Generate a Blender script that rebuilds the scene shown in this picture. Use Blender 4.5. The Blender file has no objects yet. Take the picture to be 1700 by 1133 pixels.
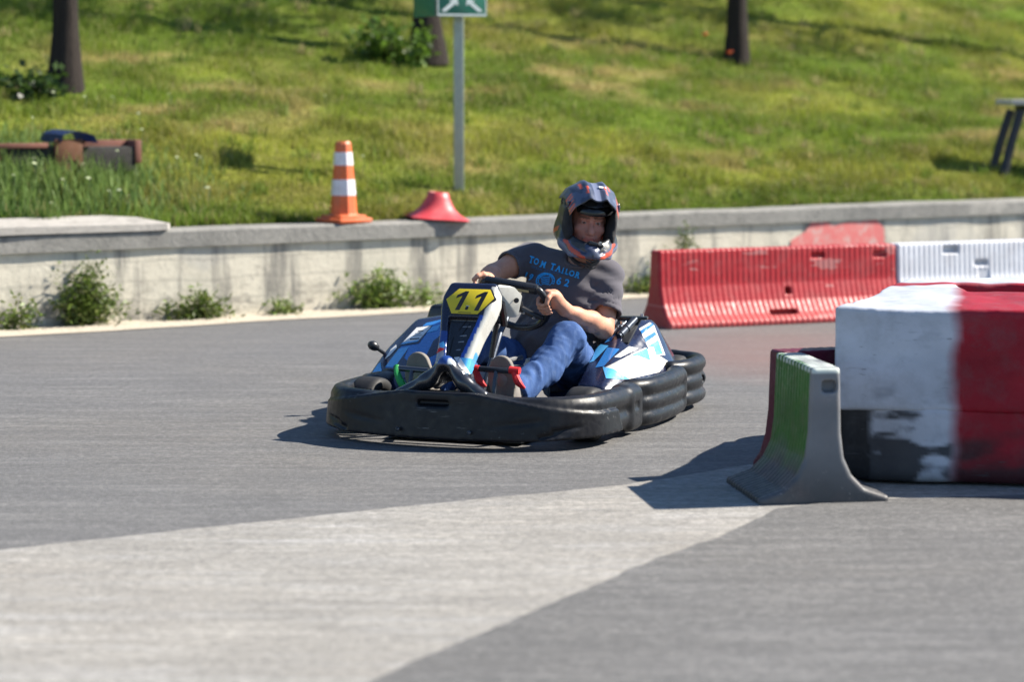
import bpy, bmesh, math, random
import numpy as np
from mathutils import Vector, Matrix
from mathutils.bvhtree import BVHTree

random.seed(7)
RNG = np.random.default_rng(11)
R = math.radians
SC = bpy.context.scene
COL = SC.collection


def lin(r, g, b):
    f = lambda c: (c / 255 / 12.92) if c / 255 <= 0.04045 else ((c / 255 + 0.055) / 1.055) ** 2.4
    return (f(r), f(g), f(b))


# ------------------------------------------------------------------ naming
def tag(o, label=None, cat=None, group=None, kind=None):
    if label: o['label'] = label
    if cat: o['category'] = cat
    if group: o['group'] = group
    if kind: o['kind'] = kind
    return o


def thing(name, label, cat, loc=(0, 0, 0), rotz=0.0, group=None):
    o = bpy.data.objects.new(name, None)
    o.empty_display_size = 0.1
    COL.objects.link(o)
    o.location = loc
    o.rotation_euler = (0, 0, rotz)
    return tag(o, label, cat, group)


def link(name, me, parent=None):
    o = bpy.data.objects.new(name, me)
    COL.objects.link(o)
    if parent: o.parent = parent
    return o


def copy_tree(o, parent=None):
    c = o.copy()
    COL.objects.link(c)
    c.parent = parent
    for ch in list(o.children):
        copy_tree(ch, c)
    return c


# ------------------------------------------------------------------ materials
class NT:
    """small wrapper for node building"""
    def __init__(s, name):
        s.m = bpy.data.materials.new(name)
        s.m.use_nodes = True
        s.t = s.m.node_tree
        s.t.nodes.clear()
        s.out = s.n('ShaderNodeOutputMaterial')
        s.b = s.n('ShaderNodeBsdfPrincipled')
        s.l(s.b.outputs[0], s.out.inputs[0])
        s.tc = s.n('ShaderNodeTexCoord')

    def n(s, t, **k):
        o = s.t.nodes.new(t)
        for a, v in k.items(): setattr(o, a, v)
        return o

    def l(s, a, b): s.t.links.new(a, b)

    def put(s, sock, v):
        if hasattr(v, 'is_output'): s.l(v, sock)
        elif isinstance(v, (tuple, list)) and len(v) == 3 and sock.type == 'RGBA': sock.default_value = (*v, 1)
        else: sock.default_value = v

    def noise(s, scale, detail=4, rough=.55, stretch=(1, 1, 1), coord='Object', rot=(0, 0, 0), dist=0):
        mp = s.n('ShaderNodeMapping')
        mp.inputs['Scale'].default_value = stretch
        mp.inputs['Rotation'].default_value = rot
        s.l(s.tc.outputs[coord], mp.inputs[0])
        o = s.n('ShaderNodeTexNoise')
        o.inputs['Scale'].default_value = scale
        o.inputs['Detail'].default_value = detail
        o.inputs['Roughness'].default_value = rough
        o.inputs['Distortion'].default_value = dist
        s.l(mp.outputs[0], o.inputs['Vector'])
        return o.outputs['Fac']

    def ramp(s, fac, *stops):
        o = s.n('ShaderNodeValToRGB')
        els = o.color_ramp.elements
        while len(els) < len(stops): els.new(.5)
        for e, (p, c) in zip(els, stops):
            e.position = p
            e.color = (*c, 1) if not isinstance(c, (int, float)) else (c, c, c, 1)
        s.put(o.inputs[0], fac)
        return o.outputs[0]

    def mix(s, fac, a, b, mode='MIX'):
        o = s.n('ShaderNodeMix', data_type='RGBA', blend_type=mode)
        s.put(o.inputs[0], fac)
        s.put(o.inputs[6], a)
        s.put(o.inputs[7], b)
        return o.outputs[2]

    def math(s, op, a, b=0.0, clamp=False):
        o = s.n('ShaderNodeMath', operation=op, use_clamp=clamp)
        s.put(o.inputs[0], a)
        s.put(o.inputs[1], b)
        return o.outputs[0]

    def attr(s, name='col'):
        o = s.n('ShaderNodeAttribute', attribute_name=name)
        return o.outputs['Color']

    def xyz(s, coord='Object'):
        o = s.n('ShaderNodeSeparateXYZ')
        s.l(s.tc.outputs[coord], o.inputs[0])
        return o.outputs

    def bump(s, h, strength=.3, dist=.01):
        o = s.n('ShaderNodeBump')
        o.inputs['Strength'].default_value = strength
        o.inputs['Distance'].default_value = dist
        s.l(h, o.inputs['Height'])
        s.l(o.outputs[0], s.b.inputs['Normal'])

    def set(s, base=None, rough=None, spec=None, metal=None, coat=None):
        if base is not None: s.put(s.b.inputs['Base Color'], base)
        if rough is not None: s.put(s.b.inputs['Roughness'], rough)
        if spec is not None: s.put(s.b.inputs['Specular IOR Level'], spec)
        if metal is not None: s.put(s.b.inputs['Metallic'], metal)
        if coat is not None:
            s.put(s.b.inputs['Coat Weight'], coat)
            s.b.inputs['Coat Roughness'].default_value = .12
        return s.m


def simple(name, base, rough=.5, var=.25, nscale=18, bump=.0, bscale=60, spec=.5, metal=0, coat=None, dirt=None, attr=False, scratch=None):
    """painted / moulded material: slight colour drift, worn roughness, optional dust"""
    t = NT(name)
    c = t.attr() if attr else base
    n1 = t.noise(nscale, 5)
    if attr:
        col = t.mix(t.math('MULTIPLY', n1, var), c, (0.0, 0.0, 0.0))
    else:
        col = t.mix(n1, tuple(x * (1 - var) for x in base), tuple(min(1, x * (1 + var)) for x in base))
    if dirt:
        d = t.ramp(t.noise(9, 6, .65), (.48, 0), (.75, 1))
        col = t.mix(t.math('MULTIPLY', d, dirt[3]), col, dirt[:3])
    if scratch:
        for sc_, ro in (((.06, 1, 1.6), .3), ((.12, 1.6, 1), -.25)):
            q = t.ramp(t.noise(46, 3, .6, sc_, rot=(0, ro, ro)), (.66, 0), (.70, scratch[3]))
            col = t.mix(t.math('MULTIPLY', q, t.ramp(t.noise(5, 2), (.45, 0), (.6, 1))), col, scratch[:3])
    r = t.ramp(t.noise(30, 4), (.25, max(0, rough - .12)), (.75, min(1, rough + .12)))
    t.set(col, r, spec, metal, coat)
    if bump: t.bump(t.noise(bscale, 4), bump, .004)
    return t.m


# ------------------------------------------------------------------ meshes from arrays
def mesh_np(name, V, Fq=None, Ft=None, mats=(), parent=None, smooth=True, col=None, midx=None):
    V = np.asarray(V, np.float32)
    parts, starts, totals, n = [], [], [], 0
    for F, k in ((Fq, 4), (Ft, 3)):
        if F is None or len(F) == 0: continue
        F = np.asarray(F, np.int32)
        parts.append(F.ravel())
        starts.append(n + k * np.arange(len(F), dtype=np.int32))
        totals.append(np.full(len(F), k, np.int32))
        n += F.size
    me = bpy.data.meshes.new(name)
    me.vertices.add(len(V))
    me.vertices.foreach_set('co', V.ravel())
    loops = np.concatenate(parts)
    st = np.concatenate(starts)
    me.loops.add(len(loops))
    me.loops.foreach_set('vertex_index', loops)
    me.polygons.add(len(st))
    me.polygons.foreach_set('loop_start', st)
    if midx is not None: me.polygons.foreach_set('material_index', np.asarray(midx, np.int32))
    me.polygons.foreach_set('use_smooth', np.full(len(st), smooth, bool))
    me.update(calc_edges=True)
    me.validate()
    for m in mats: me.materials.append(m)
    if col is not None:
        a = me.color_attributes.new('col', 'FLOAT_COLOR', 'POINT')
        c4 = np.ones((len(V), 4), np.float32)
        c4[:, :3] = col
        a.data.foreach_set('color', c4.ravel())
    return link(name, me, parent)


# ------------------------------------------------------------------ bmesh shape helpers
def B(): return bmesh.new()


def mark(bm, n0, mi):
    bm.faces.ensure_lookup_table()
    for f in bm.faces[n0:]: f.material_index = mi


def box(bm, c, size, rot=None, bev=0.0, mi=0, seg=2):
    n0 = len(bm.faces)
    t = bmesh.new()
    bmesh.ops.create_cube(t, size=1)
    bmesh.ops.scale(t, vec=size, verts=t.verts)
    if bev: bmesh.ops.bevel(t, geom=list(t.edges), offset=bev, segments=seg, profile=.5, affect='EDGES')
    M = Matrix.Translation(c) @ (rot.to_4x4() if rot else Matrix())
    join(bm, t, M, mi)


def join(bm, t, M=None, mi=0, keep=False):
    n0 = len(bm.faces)
    me = bpy.data.meshes.new('tmp')
    t.to_mesh(me)
    t.free()
    if M is not None: me.transform(M)
    bm.from_mesh(me)
    bpy.data.meshes.remove(me)
    if not keep: mark(bm, n0, mi)


def smooth_path(pts, n=6, closed=False):
    P = [Vector(p) for p in pts]
    out = []
    m = len(P)
    for i in range(m if closed else m - 1):
        g = (lambda k: P[k % m]) if closed else (lambda k: P[max(0, min(m - 1, k))])
        p0, p1, p2, p3 = g(i - 1), g(i), g(i + 1), g(i + 2)
        for j in range(n):
            t = j / n
            out.append(.5 * ((2 * p1) + (p2 - p0) * t + (2 * p0 - 5 * p1 + 4 * p2 - p3) * t * t + (3 * p1 - p0 - 3 * p2 + p3) * t ** 3))
    if not closed: out.append(P[-1].copy())
    return out


def tube(bm, pts, r, seg=10, closed=False, smooth=0, mi=0, caps=True):
    """tube along a path; r is a number or a list (one per given point)"""
    n0 = len(bm.faces)
    P = [Vector(p) for p in pts]
    if smooth:
        if isinstance(r, (list, tuple)):
            rr = smooth_path([(x, 0, 0) for x in r], smooth, closed)
            r = [x[0] for x in rr]
        P = smooth_path(P, smooth, closed)
    n = len(P)
    rad = r if isinstance(r, (list, tuple)) else [r] * n
    rings = []
    up = None
    for i in range(n):
        a = P[(i - 1) % n] if closed or i > 0 else P[i]
        b = P[(i + 1) % n] if closed or i < n - 1 else P[i]
        d = (b - a)
        d = d.normalized() if d.length > 1e-9 else Vector((0, 0, 1))
        if up is None:
            up = d.orthogonal().normalized()
        else:
            up = (up - d * up.dot(d))
            up = up.normalized() if up.length > 1e-6 else d.orthogonal().normalized()
        s = d.cross(up)
        rings.append([bm.verts.new(P[i] + (up * math.cos(2 * math.pi * k / seg) + s * math.sin(2 * math.pi * k / seg)) * rad[i]) for k in range(seg)])
    for i in range(n if closed else n - 1):
        A, Bv = rings[i], rings[(i + 1) % n]
        for k in range(seg):
            bm.faces.new((A[k], A[(k + 1) % seg], Bv[(k + 1) % seg], Bv[k]))
    if caps and not closed:
        bm.faces.new(rings[0][::-1])
        bm.faces.new(rings[-1])
    mark(bm, n0, mi)


def lathe(bm, prof, c=(0, 0, 0), rot=None, seg=32, mi=0, sq=None):
    """profile [(r, z)] turned about z; sq = list of square-ness"""
    n0 = len(bm.faces)
    M = Matrix.Translation(c) @ (rot.to_4x4() if rot else Matrix())
    rings = []
    for r, z in prof:
        if r < 1e-5:
            rings.append([bm.verts.new(M @ Vector((0, 0, z)))])
        else:
            rings.append([bm.verts.new(M @ Vector((r * math.cos(2 * math.pi * k / seg), r * math.sin(2 * math.pi * k / seg), z))) for k in range(seg)])
    for A, Bv in zip(rings, rings[1:]):
        for k in range(seg):
            k2 = (k + 1) % seg
            if len(A) == 1 and len(Bv) == 1: continue
            if len(A) == 1: bm.faces.new((A[0], Bv[k2], Bv[k]))
            elif len(Bv) == 1: bm.faces.new((A[k], A[k2], Bv[0]))
            else: bm.faces.new((A[k], A[k2], Bv[k2], Bv[k]))
    mark(bm, n0, mi)


def prism(bm, poly, z0, z1, M=None, bev=0, mi=0):
    """polygon (x,y) extruded z0..z1, then placed by matrix M"""
    t = bmesh.new()
    a = [t.verts.new((x, y, z0)) for x, y in poly]
    b = [t.verts.new((x, y, z1)) for x, y in poly]
    n = len(poly)
    t.faces.new(a[::-1])
    t.faces.new(b)
    for i in range(n): t.faces.new((a[i], a[(i + 1) % n], b[(i + 1) % n], b[i]))
    bmesh.ops.recalc_face_normals(t, faces=t.faces)
    if bev: bmesh.ops.bevel(t, geom=list(t.edges), offset=bev, segments=2, profile=.5, affect='EDGES')
    join(bm, t, M, mi)


def hull(bm, pts, bev=0, mi=0):
    t = bmesh.new()
    for p in pts: t.verts.new(p)
    r = bmesh.ops.convex_hull(t, input=t.verts)
    bmesh.ops.delete(t, geom=[v for v in t.verts if not v.link_faces], context='VERTS')
    bmesh.ops.dissolve_limit(t, angle_limit=R(4), verts=t.verts, edges=t.edges)
    if bev: bmesh.ops.bevel(t, geom=list(t.edges), offset=bev, segments=3, profile=.5, affect='EDGES', clamp_overlap=True)
    join(bm, t, None, mi)


def fin(name, bm, mats, parent=None, smooth=30, off=None):
    """bmesh -> one object"""
    bmesh.ops.recalc_face_normals(bm, faces=bm.faces)
    me = bpy.data.meshes.new(name)
    bm.to_mesh(me)
    bm.free()
    if off is not None: me.transform(Matrix.Translation(off))
    for m in (mats if isinstance(mats, (list, tuple)) else [mats]): me.materials.append(m)
    if smooth is not None:
        me.polygons.foreach_set('use_smooth', [True] * len(me.polygons))
        me.set_sharp_from_angle(angle=R(smooth))
    return link(name, me, parent)


# ------------------------------------------------------------------ signed distance fields -> mesh
def v3(p): return np.array(p, np.float32)


class Field:
    def __init__(s, lo, hi, h):
        s.lo, s.h = v3(lo), h
        s.ax = [np.arange(lo[i], hi[i] + h, h, dtype=np.float32) for i in range(3)]
        s.f = np.full([len(a) for a in s.ax], .3, np.float32)

    def _sl(s, lo, hi, pad):
        out = []
        for i in range(3):
            a = int(max(0, math.floor((lo[i] - pad - s.lo[i]) / s.h)))
            b = int(min(len(s.ax[i]), math.ceil((hi[i] + pad - s.lo[i]) / s.h) + 1))
            out.append(slice(a, max(a, b)))
        return tuple(out)

    def grid(s, sl=(slice(None),) * 3):
        return (s.ax[0][sl[0]][:, None, None], s.ax[1][sl[1]][None, :, None], s.ax[2][sl[2]][None, None, :])

    def put(s, fn, lo=None, hi=None, k=0.0, op='u'):
        if lo is None or op == 'i': sl = (slice(None),) * 3
        else: sl = s._sl(lo, hi, .05 + k)
        if min(s.f[sl].shape) == 0: return
        d = fn(*s.grid(sl)).astype(np.float32)
        a = s.f[sl]
        if op == 'u':
            r = np.minimum(a, d)
            if k: r = r - np.maximum(k - np.abs(a - d), 0) ** 2 / (4 * k)
        else:
            if op == 's': d = -d
            r = np.maximum(a, d)
            if k: r = r + np.maximum(k - np.abs(a - d), 0) ** 2 / (4 * k)
        s.f[sl] = r

    def cap(s, a, b, ra, rb=None, k=.02, op='u'):
        a, b = v3(a), v3(b)
        rb = ra if rb is None else rb
        ba = b - a
        L = float(ba @ ba) + 1e-12

        def fn(X, Y, Z):
            px, py, pz = X - a[0], Y - a[1], Z - a[2]
            t = np.clip((px * ba[0] + py * ba[1] + pz * ba[2]) / L, 0, 1)
            return np.sqrt((px - t * ba[0]) ** 2 + (py - t * ba[1]) ** 2 + (pz - t * ba[2]) ** 2) - (ra + (rb - ra) * t)
        m = max(ra, rb)
        s.put(fn, np.minimum(a, b) - m, np.maximum(a, b) + m, k, op)

    def chain(s, pts, rs, k=.02, op='u'):
        for i in range(len(pts) - 1): s.cap(pts[i], pts[i + 1], rs[i], rs[i + 1], k, op)

    def _loc(s, M):
        """M: 4x4 (frame -> field); returns function giving frame coordinates"""
        I = np.array(M.inverted(), np.float32)
        return lambda X, Y, Z: tuple(I[i, 0] * X + I[i, 1] * Y + I[i, 2] * Z + I[i, 3] for i in range(3))

    def ell(s, c, r, M=None, k=.02, op='u'):
        M = (M or Matrix()) @ Matrix.Translation(c)
        lc = s._loc(M)
        r = v3(r)

        def fn(X, Y, Z):
            x, y, z = lc(X, Y, Z)
            k0 = np.sqrt((x / r[0]) ** 2 + (y / r[1]) ** 2 + (z / r[2]) ** 2)
            k1 = np.sqrt((x / r[0] ** 2) ** 2 + (y / r[1] ** 2) ** 2 + (z / r[2] ** 2) ** 2) + 1e-6
            return k0 * (k0 - 1) / k1
        c0 = v3(M.translation)
        m = float(max(r))
        s.put(fn, c0 - m, c0 + m, k, op)

    def box(s, c, half, rad=.01, M=None, k=.01, op='u'):
        M = (M or Matrix()) @ Matrix.Translation(c)
        lc = s._loc(M)
        h = v3(half) - rad

        def fn(X, Y, Z):
            x, y, z = (np.abs(q) - h[i] for i, q in enumerate(lc(X, Y, Z)))
            o = np.sqrt(np.maximum(x, 0) ** 2 + np.maximum(y, 0) ** 2 + np.maximum(z, 0) ** 2)
            return o + np.minimum(np.maximum(x, np.maximum(y, z)), 0) - rad
        c0 = v3(M.translation)
        m = float(np.linalg.norm(half))
        s.put(fn, c0 - m, c0 + m, k, op)

    def tcap(s, a, b, ra, rb=None, M=None, k=.02, op='u'):
        M = M or Matrix()
        sc = 1.0
        s.cap(tuple(M @ Vector(a)), tuple(M @ Vector(b)), ra, rb, k, op)

    def plane(s, p, n, k=0, op='i'):
        p, n = v3(p), v3(n) / np.linalg.norm(n)
        s.put(lambda X, Y, Z: (X - p[0]) * n[0] + (Y - p[1]) * n[1] + (Z - p[2]) * n[2], None, None, k, op)

    def mesh(s):
        f, h = s.f, s.h
        S = f < 0
        cnt = np.zeros([n - 1 for n in f.shape], np.uint8)
        for i in (0, 1):
            for j in (0, 1):
                for k in (0, 1):
                    cnt += S[i:i + cnt.shape[0], j:j + cnt.shape[1], k:k + cnt.shape[2]]
        act = (cnt > 0) & (cnt < 8)
        ci = np.argwhere(act)
        ids = np.full(cnt.shape, -1, np.int32)
        ids[act] = np.arange(len(ci))
        acc = np.zeros((len(ci), 3), np.float32)
        num = np.zeros(len(ci), np.float32)
        cs = [(i, j, k) for i in (0, 1) for j in (0, 1) for k in (0, 1)]
        for a in cs:
            for ax in range(3):
                if a[ax]: continue
                b = list(a); b[ax] = 1
                fa = f[ci[:, 0] + a[0], ci[:, 1] + a[1], ci[:, 2] + a[2]]
                fb = f[ci[:, 0] + b[0], ci[:, 1] + b[1], ci[:, 2] + b[2]]
                x = (fa < 0) != (fb < 0)
                t = np.where(x, fa / np.where(x, fa - fb, 1), 0)
                p = np.zeros((len(ci), 3), np.float32)
                for q in range(3): p[:, q] = a[q]
                p[:, ax] += t
                acc += p * x[:, None]
                num += x
        V = (ci + acc / num[:, None]) * h + s.lo
        Q = []
        for ax in range(3):
            o = [(1, 2), (2, 0), (0, 1)][ax]
            n = list(f.shape)
            sa = [slice(1, n[q] - 1) for q in range(3)]
            sa[ax] = slice(0, n[ax] - 1)
            sb = list(sa)
            sb[ax] = slice(1, n[ax])
            A, Bb = S[tuple(sa)], S[tuple(sb)]
            e = np.argwhere(A != Bb)
            neg = A[tuple(e.T)]
            e = e + np.array([0 if q == ax else 1 for q in range(3)])
            def g(du, dv):
                c = e.copy()
                c[:, o[0]] -= du
                c[:, o[1]] -= dv
                return ids[tuple(c.T)]
            q = np.stack([g(1, 1), g(0, 1), g(0, 0), g(1, 0)], 1)
            q[~neg] = q[~neg][:, ::-1]
            Q.append(q)
        return V, np.concatenate(Q)


def sdf_obj(name, F, mats, parent=None, off=None, colf=None, relax=1):
    V, Q = F.mesh()
    for _ in range(relax):      # light smoothing of the grid steps
        s = np.zeros_like(V); n = np.zeros(len(V), np.float32)
        for a, b in ((0, 1), (1, 2), (2, 3), (3, 0)):
            np.add.at(s, Q[:, a], V[Q[:, b]]); np.add.at(n, Q[:, a], 1)
        V = V * .5 + s / np.maximum(n, 1)[:, None] * .5
    col = colf(V) if colf else None
    if off is not None: V = V + v3(off)
    return mesh_np(name, V, Q, None, mats if isinstance(mats, (list, tuple)) else [mats], parent, True, col)


def vnoise(x, y, seed=0):
    """value noise on arrays"""
    def hsh(i, j):
        n = (i * 374761393 + j * 668265263 + seed * 974634721) & 0xffffffff
        n = ((n ^ (n >> 13)) * 1274126177) & 0xffffffff
        return ((n ^ (n >> 16)) & 0xffff) / 65535.
    xi, yi = np.floor(x).astype(np.int64), np.floor(y).astype(np.int64)
    fx, fy = x - xi, y - yi
    fx, fy = fx * fx * (3 - 2 * fx), fy * fy * (3 - 2 * fy)
    return (hsh(xi, yi) * (1 - fx) + hsh(xi + 1, yi) * fx) * (1 - fy) + (hsh(xi, yi + 1) * (1 - fx) + hsh(xi + 1, yi + 1) * fx) * fy


def fbm(x, y, seed=0, o=4):
    s, a = 0, .5
    for i in range(o):
        s = s + a * vnoise(x * 2 ** i, y * 2 ** i, seed + i)
        a *= .5
    return s / (1 - .5 ** o)


# ------------------------------------------------------------------ printed graphics lying on a surface
class Decal:
    """flat artwork pressed on to an object's surface along one fixed direction"""
    def __init__(s, objs, o, right, up, off=None):
        s.o, s.r, s.u = Vector(o), Vector(right).normalized(), Vector(up).normalized()
        s.d = s.u.cross(s.r).normalized()       # pressing direction
        s.off = Vector(off) if off is not None else Vector()
        vs, fs = [], []
        for ob in objs:
            n = len(vs)
            vs += [v.co - s.off for v in ob.data.vertices]
            fs += [[n + i for i in p.vertices] for p in ob.data.polygons]
        s.t = BVHTree.FromPolygons(vs, fs)

    def bm(s, t2, eps=.0015, maxe=.008, both=False):
        """bmesh of 2D artwork -> pressed on"""
        bmesh.ops.triangulate(t2, faces=t2.faces)
        for _ in range(5):
            L = [e for e in t2.edges if e.calc_length() > maxe]
            if not L: break
            bmesh.ops.subdivide_edges(t2, edges=L, cuts=1)
            bmesh.ops.triangulate(t2, faces=t2.faces)
        bad = []
        for v in t2.verts:
            p = s.o + s.r * v.co.x + s.u * v.co.y - s.d * 3
            hit, nrm, _, _ = s.t.ray_cast(p, s.d)
            if hit is None or abs(nrm.dot(s.d)) < .12: bad.append(v); continue
            if nrm.dot(s.d) > 0: nrm = -nrm
            v.co = hit + nrm * eps
        bmesh.ops.delete(t2, geom=bad, context='VERTS')
        # drop faces torn over a depth step
        tear = [f for f in t2.faces if max(e.calc_length() for e in f.edges) > maxe * 3.2]
        bmesh.ops.delete(t2, geom=tear, context='FACES')
        for f in t2.faces:
            if f.normal.dot(s.d) > 0: f.normal_flip()
        return t2

    def poly(s, bm, pts, mi=0, **k):
        t = bmesh.new()
        t.faces.new([t.verts.new((x, y, 0)) for x, y in pts])
        t.normal_update()
        join(bm, s.bm(t, **k), Matrix.Translation(s.off), mi)

    def art(s, bm, me, M, mi=0, **k):
        t = bmesh.new()
        t.from_mesh(me)
        bmesh.ops.transform(t, matrix=M, verts=t.verts)
        join(bm, s.bm(t, **k), Matrix.Translation(s.off), mi)


def text_mesh(body, bold=.0, shear=0, spacing=1.0):
    c = bpy.data.curves.new('t', 'FONT')
    c.body = body
    c.size = 1
    c.offset = bold
    c.shear = shear
    c.space_character = spacing
    c.align_x = 'CENTER'
    c.align_y = 'CENTER'
    c.resolution_u = 3
    o = bpy.data.objects.new('t', c)
    COL.objects.link(o)
    dg = bpy.context.evaluated_depsgraph_get()
    me = bpy.data.meshes.new_from_object(o.evaluated_get(dg))
    bpy.data.objects.remove(o)
    bpy.data.curves.remove(c)
    return me


def rot2(a): return Matrix.Rotation(a, 4, 'Z')
# ================================================================== camera, light
cam = bpy.data.cameras.new('camera')
cam.sensor_width = 36
cam.lens = 90.55
cam.clip_end = 900
cam.dof.use_dof = True
cam.dof.focus_distance = 11.25
cam.dof.aperture_fstop = 1.9
co = bpy.data.objects.new('camera', cam)
COL.objects.link(co)
co.location = (0, 0, 1.53)
co.rotation_euler = (R(90) - math.atan(426.5 / 4276), 0, 0)
SC.camera = co

SUN_AZ, SUN_EL = 12.0, 40.0            # azimuth from +X towards +Y
w = bpy.data.worlds.new('World')
SC.world = w
w.use_nodes = True
nt = w.node_tree
sky = nt.nodes.new('ShaderNodeTexSky')
sky.sky_type = 'NISHITA'
sky.sun_disc = False
sky.sun_elevation = R(SUN_EL)
sky.sun_rotation = R(90 - SUN_AZ)
sky.air_density = 1.0
sky.dust_density = 0.0
sky.ozone_density = 4.5
bg = nt.nodes['Background']
bg.inputs[1].default_value = .074
nt.links.new(sky.outputs[0], bg.inputs[0])
sun = bpy.data.lights.new('sun', 'SUN')
sun.energy = 5.0
sun.angle = R(.53)
sun.color = (1, .93, .82)
so = bpy.data.objects.new('sun', sun)
COL.objects.link(so)
sd = Vector((math.cos(R(SUN_AZ)) * math.cos(R(SUN_EL)), math.sin(R(SUN_AZ)) * math.cos(R(SUN_EL)), math.sin(R(SUN_EL))))
so.rotation_euler = sd.to_track_quat('Z', 'Y').to_euler()
so.location = sd * 60
vs = SC.view_settings
vs.view_transform = 'Standard'
vs.look = 'None'
vs.exposure = 1.30
vs.gamma = 1

# ================================================================== ground
WA = np.array([-3.2, 16.04])            # a point of the wall foot
WT = np.array([.823, .568])             # along the wall, to the right
WN = np.array([.568, -.823])            # out of the wall, to the track
WROT = math.atan2(WT[1], WT[0])


def W(s, q, z=0.0):
    """wall coordinates: s along, q out of the wall towards the track"""
    p = WA + WT * s + WN * q
    return Vector((p[0], p[1], z))


def asphalt(name, c1, c2, warm, seedrot, red=False):
    t = NT(name)
    big = t.ramp(t.noise(.9, 5, .6, (1, 2.2, 1), rot=(0, 0, seedrot)), (.3, 0), (.7, 1))
    col = t.mix(big, c1, c2)
    col = t.mix(t.math('MULTIPLY', t.ramp(t.noise(.35, 3, .5), (.45, 0), (.65, 1)), .55), col, warm)
    # rubbed-in streaks along the driving line and single stones
    st = t.noise(14, 4, .6, (.16, 1, 1), rot=(0, 0, seedrot))
    col = t.mix(t.ramp(st, (.3, .62), (.64, 0)), col, tuple(x * .55 for x in c1))
    st2 = t.noise(5, 5, .65, (.22, 1.6, 1), rot=(0, 0, seedrot))
    col = t.mix(t.ramp(st2, (.50, 0), (.68, .5)), col, tuple(min(.5, x * 1.45) for x in c2))
    g = t.noise(95, 3, .75, (.6, 1, 1), rot=(0, 0, seedrot))
    gm = t.noise(38, 3, .7, (.6, 1, 1), rot=(0, 0, seedrot))
    col = t.mix(t.ramp(gm, (.40, .55), (.60, 0)), col, tuple(x * .5 for x in c1))
    bl = t.noise(2.2, 6, .7, (.45, 1, 1), rot=(0, 0, seedrot))
    col = t.mix(t.ramp(bl, (.34, .45), (.56, 0)), col, tuple(x * .72 for x in c1))
    col = t.mix(t.ramp(g, (.42, .38), (.6, 0)), col, (.035, .035, .037))
    g2 = t.noise(90, 2, .7, (.45, 1, 1), rot=(0, 0, seedrot))
    col = t.mix(t.ramp(g2, (.56, 0), (.72, .45)), col, (.33, .325, .31))
    # oil spots, filled cracks
    sp = t.ramp(t.noise(2.6, 3, .5), (.66, 0), (.74, .45))
    col = t.mix(sp, col, tuple(x * .55 for x in c1))
    vo = t.n('ShaderNodeTexVoronoi', feature='DISTANCE_TO_EDGE')
    vo.inputs['Scale'].default_value = .55
    mp = t.n('ShaderNodeMapping'); t.l(t.tc.outputs['Object'], mp.inputs[0])
    wob = t.n('ShaderNodeTexNoise'); wob.inputs['Scale'].default_value = 2.2; wob.inputs['Detail'].default_value = 6
    mv = t.n('ShaderNodeMix', data_type='VECTOR'); mv.inputs[0].default_value = .30
    t.l(mp.outputs[0], mv.inputs[4]); t.l(wob.outputs['Color'], mv.inputs[5]); t.l(mv.outputs[1], vo.inputs['Vector'])
    ck = t.ramp(vo.outputs['Distance'], (.0, .12), (.004, 0))
    col = t.mix(ck, col, (.05, .05, .05))
    if red:
        p = t.xyz()
        dx = t.math('MULTIPLY', t.math('SUBTRACT', p[0], 1.75), .75)
        dy = t.math('MULTIPLY', t.math('SUBTRACT', p[1], 14.6), .55)
        rr_ = t.math('ADD', t.math('MULTIPLY', dx, dx), t.math('MULTIPLY', dy, dy))
        col = t.mix(t.math('MULTIPLY', t.ramp(t.math('ADD', rr_, t.math('MULTIPLY', big, .25)), (.1, .55), (1.0, 0)), 1), col, (.19, .10, .085))
    t.set(col, t.ramp(g, (.3, .7), (.7, .9)), .35)
    t.bump(g, .6, .008)
    return t.m


M_ASPH = asphalt('asphalt', (.148, .147, .149), (.190, .186, .181), (.19, .172, .148), R(8), True)
M_PATCH = asphalt('old_concrete', (.320, .305, .278), (.465, .443, .402), (.385, .338, .280), R(9))
M_ASPH2 = asphalt('newer_asphalt', (.146, .144, .142), (.184, .179, .173), (.182, .168, .148), R(-12))


def sheet(name, pts, z, m, kind='structure', sub=0):
    bm = B()
    bm.faces.new([bm.verts.new((x, y, z)) for x, y in pts])
    bmesh.ops.triangulate(bm, faces=bm.faces)
    return tag(fin(name, bm, m, None, None), kind=kind)


G = 160
sheet('ground', [(-G, -G), (G, -G), (G, G), (-G, G)], -.004, simple('earth', (.16, .13, .09), .9, .3, 2))
W4 = [tuple(W(s, q)[:2]) for s, q in ((-40, .02), (40, .02), (30, 34), (-40, 34))]
sheet('track', W4, 0.0, M_ASPH)
edge_top = [(-3.2, 6.67), (-1.69, 8.37), (-1.2, 8.70), (-.75, 9.0), (-.15, 9.39), (.46, 9.78), (.75, 10.07), (1.03, 10.37), (1.6, 10.9), (2.4, 11.3)]
edge_low = [(2.4, 9.6), (1.2, 9.34), (.96, 9.18), (.905, 9.05), (.84, 8.9), (.69, 8.58), (.49, 8.21), (.31, 7.86), (.09, 7.44), (-.12, 6.98), (-.34, 6.5), (-.9, 5.3), (-3.2, 4.4)]


def ragged(pts, amp, seed, step=.03):
    out = []
    for a, b in zip(pts, pts[1:]):
        n = max(1, int(math.dist(a, b) / step))
        nx, ny = -(b[1] - a[1]) / math.dist(a, b), (b[0] - a[0]) / math.dist(a, b)
        for i in range(n):
            u = i / n
            x, y = a[0] + (b[0] - a[0]) * u, a[1] + (b[1] - a[1]) * u
            d = amp * 2 * float(fbm(np.array([x * 5.0 + y * 3]), np.array([y * 5.0 - x * 2]), seed, 4)[0] - .5)
            out.append((x + nx * d, y + ny * d))
    return out + [pts[-1]]


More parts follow.
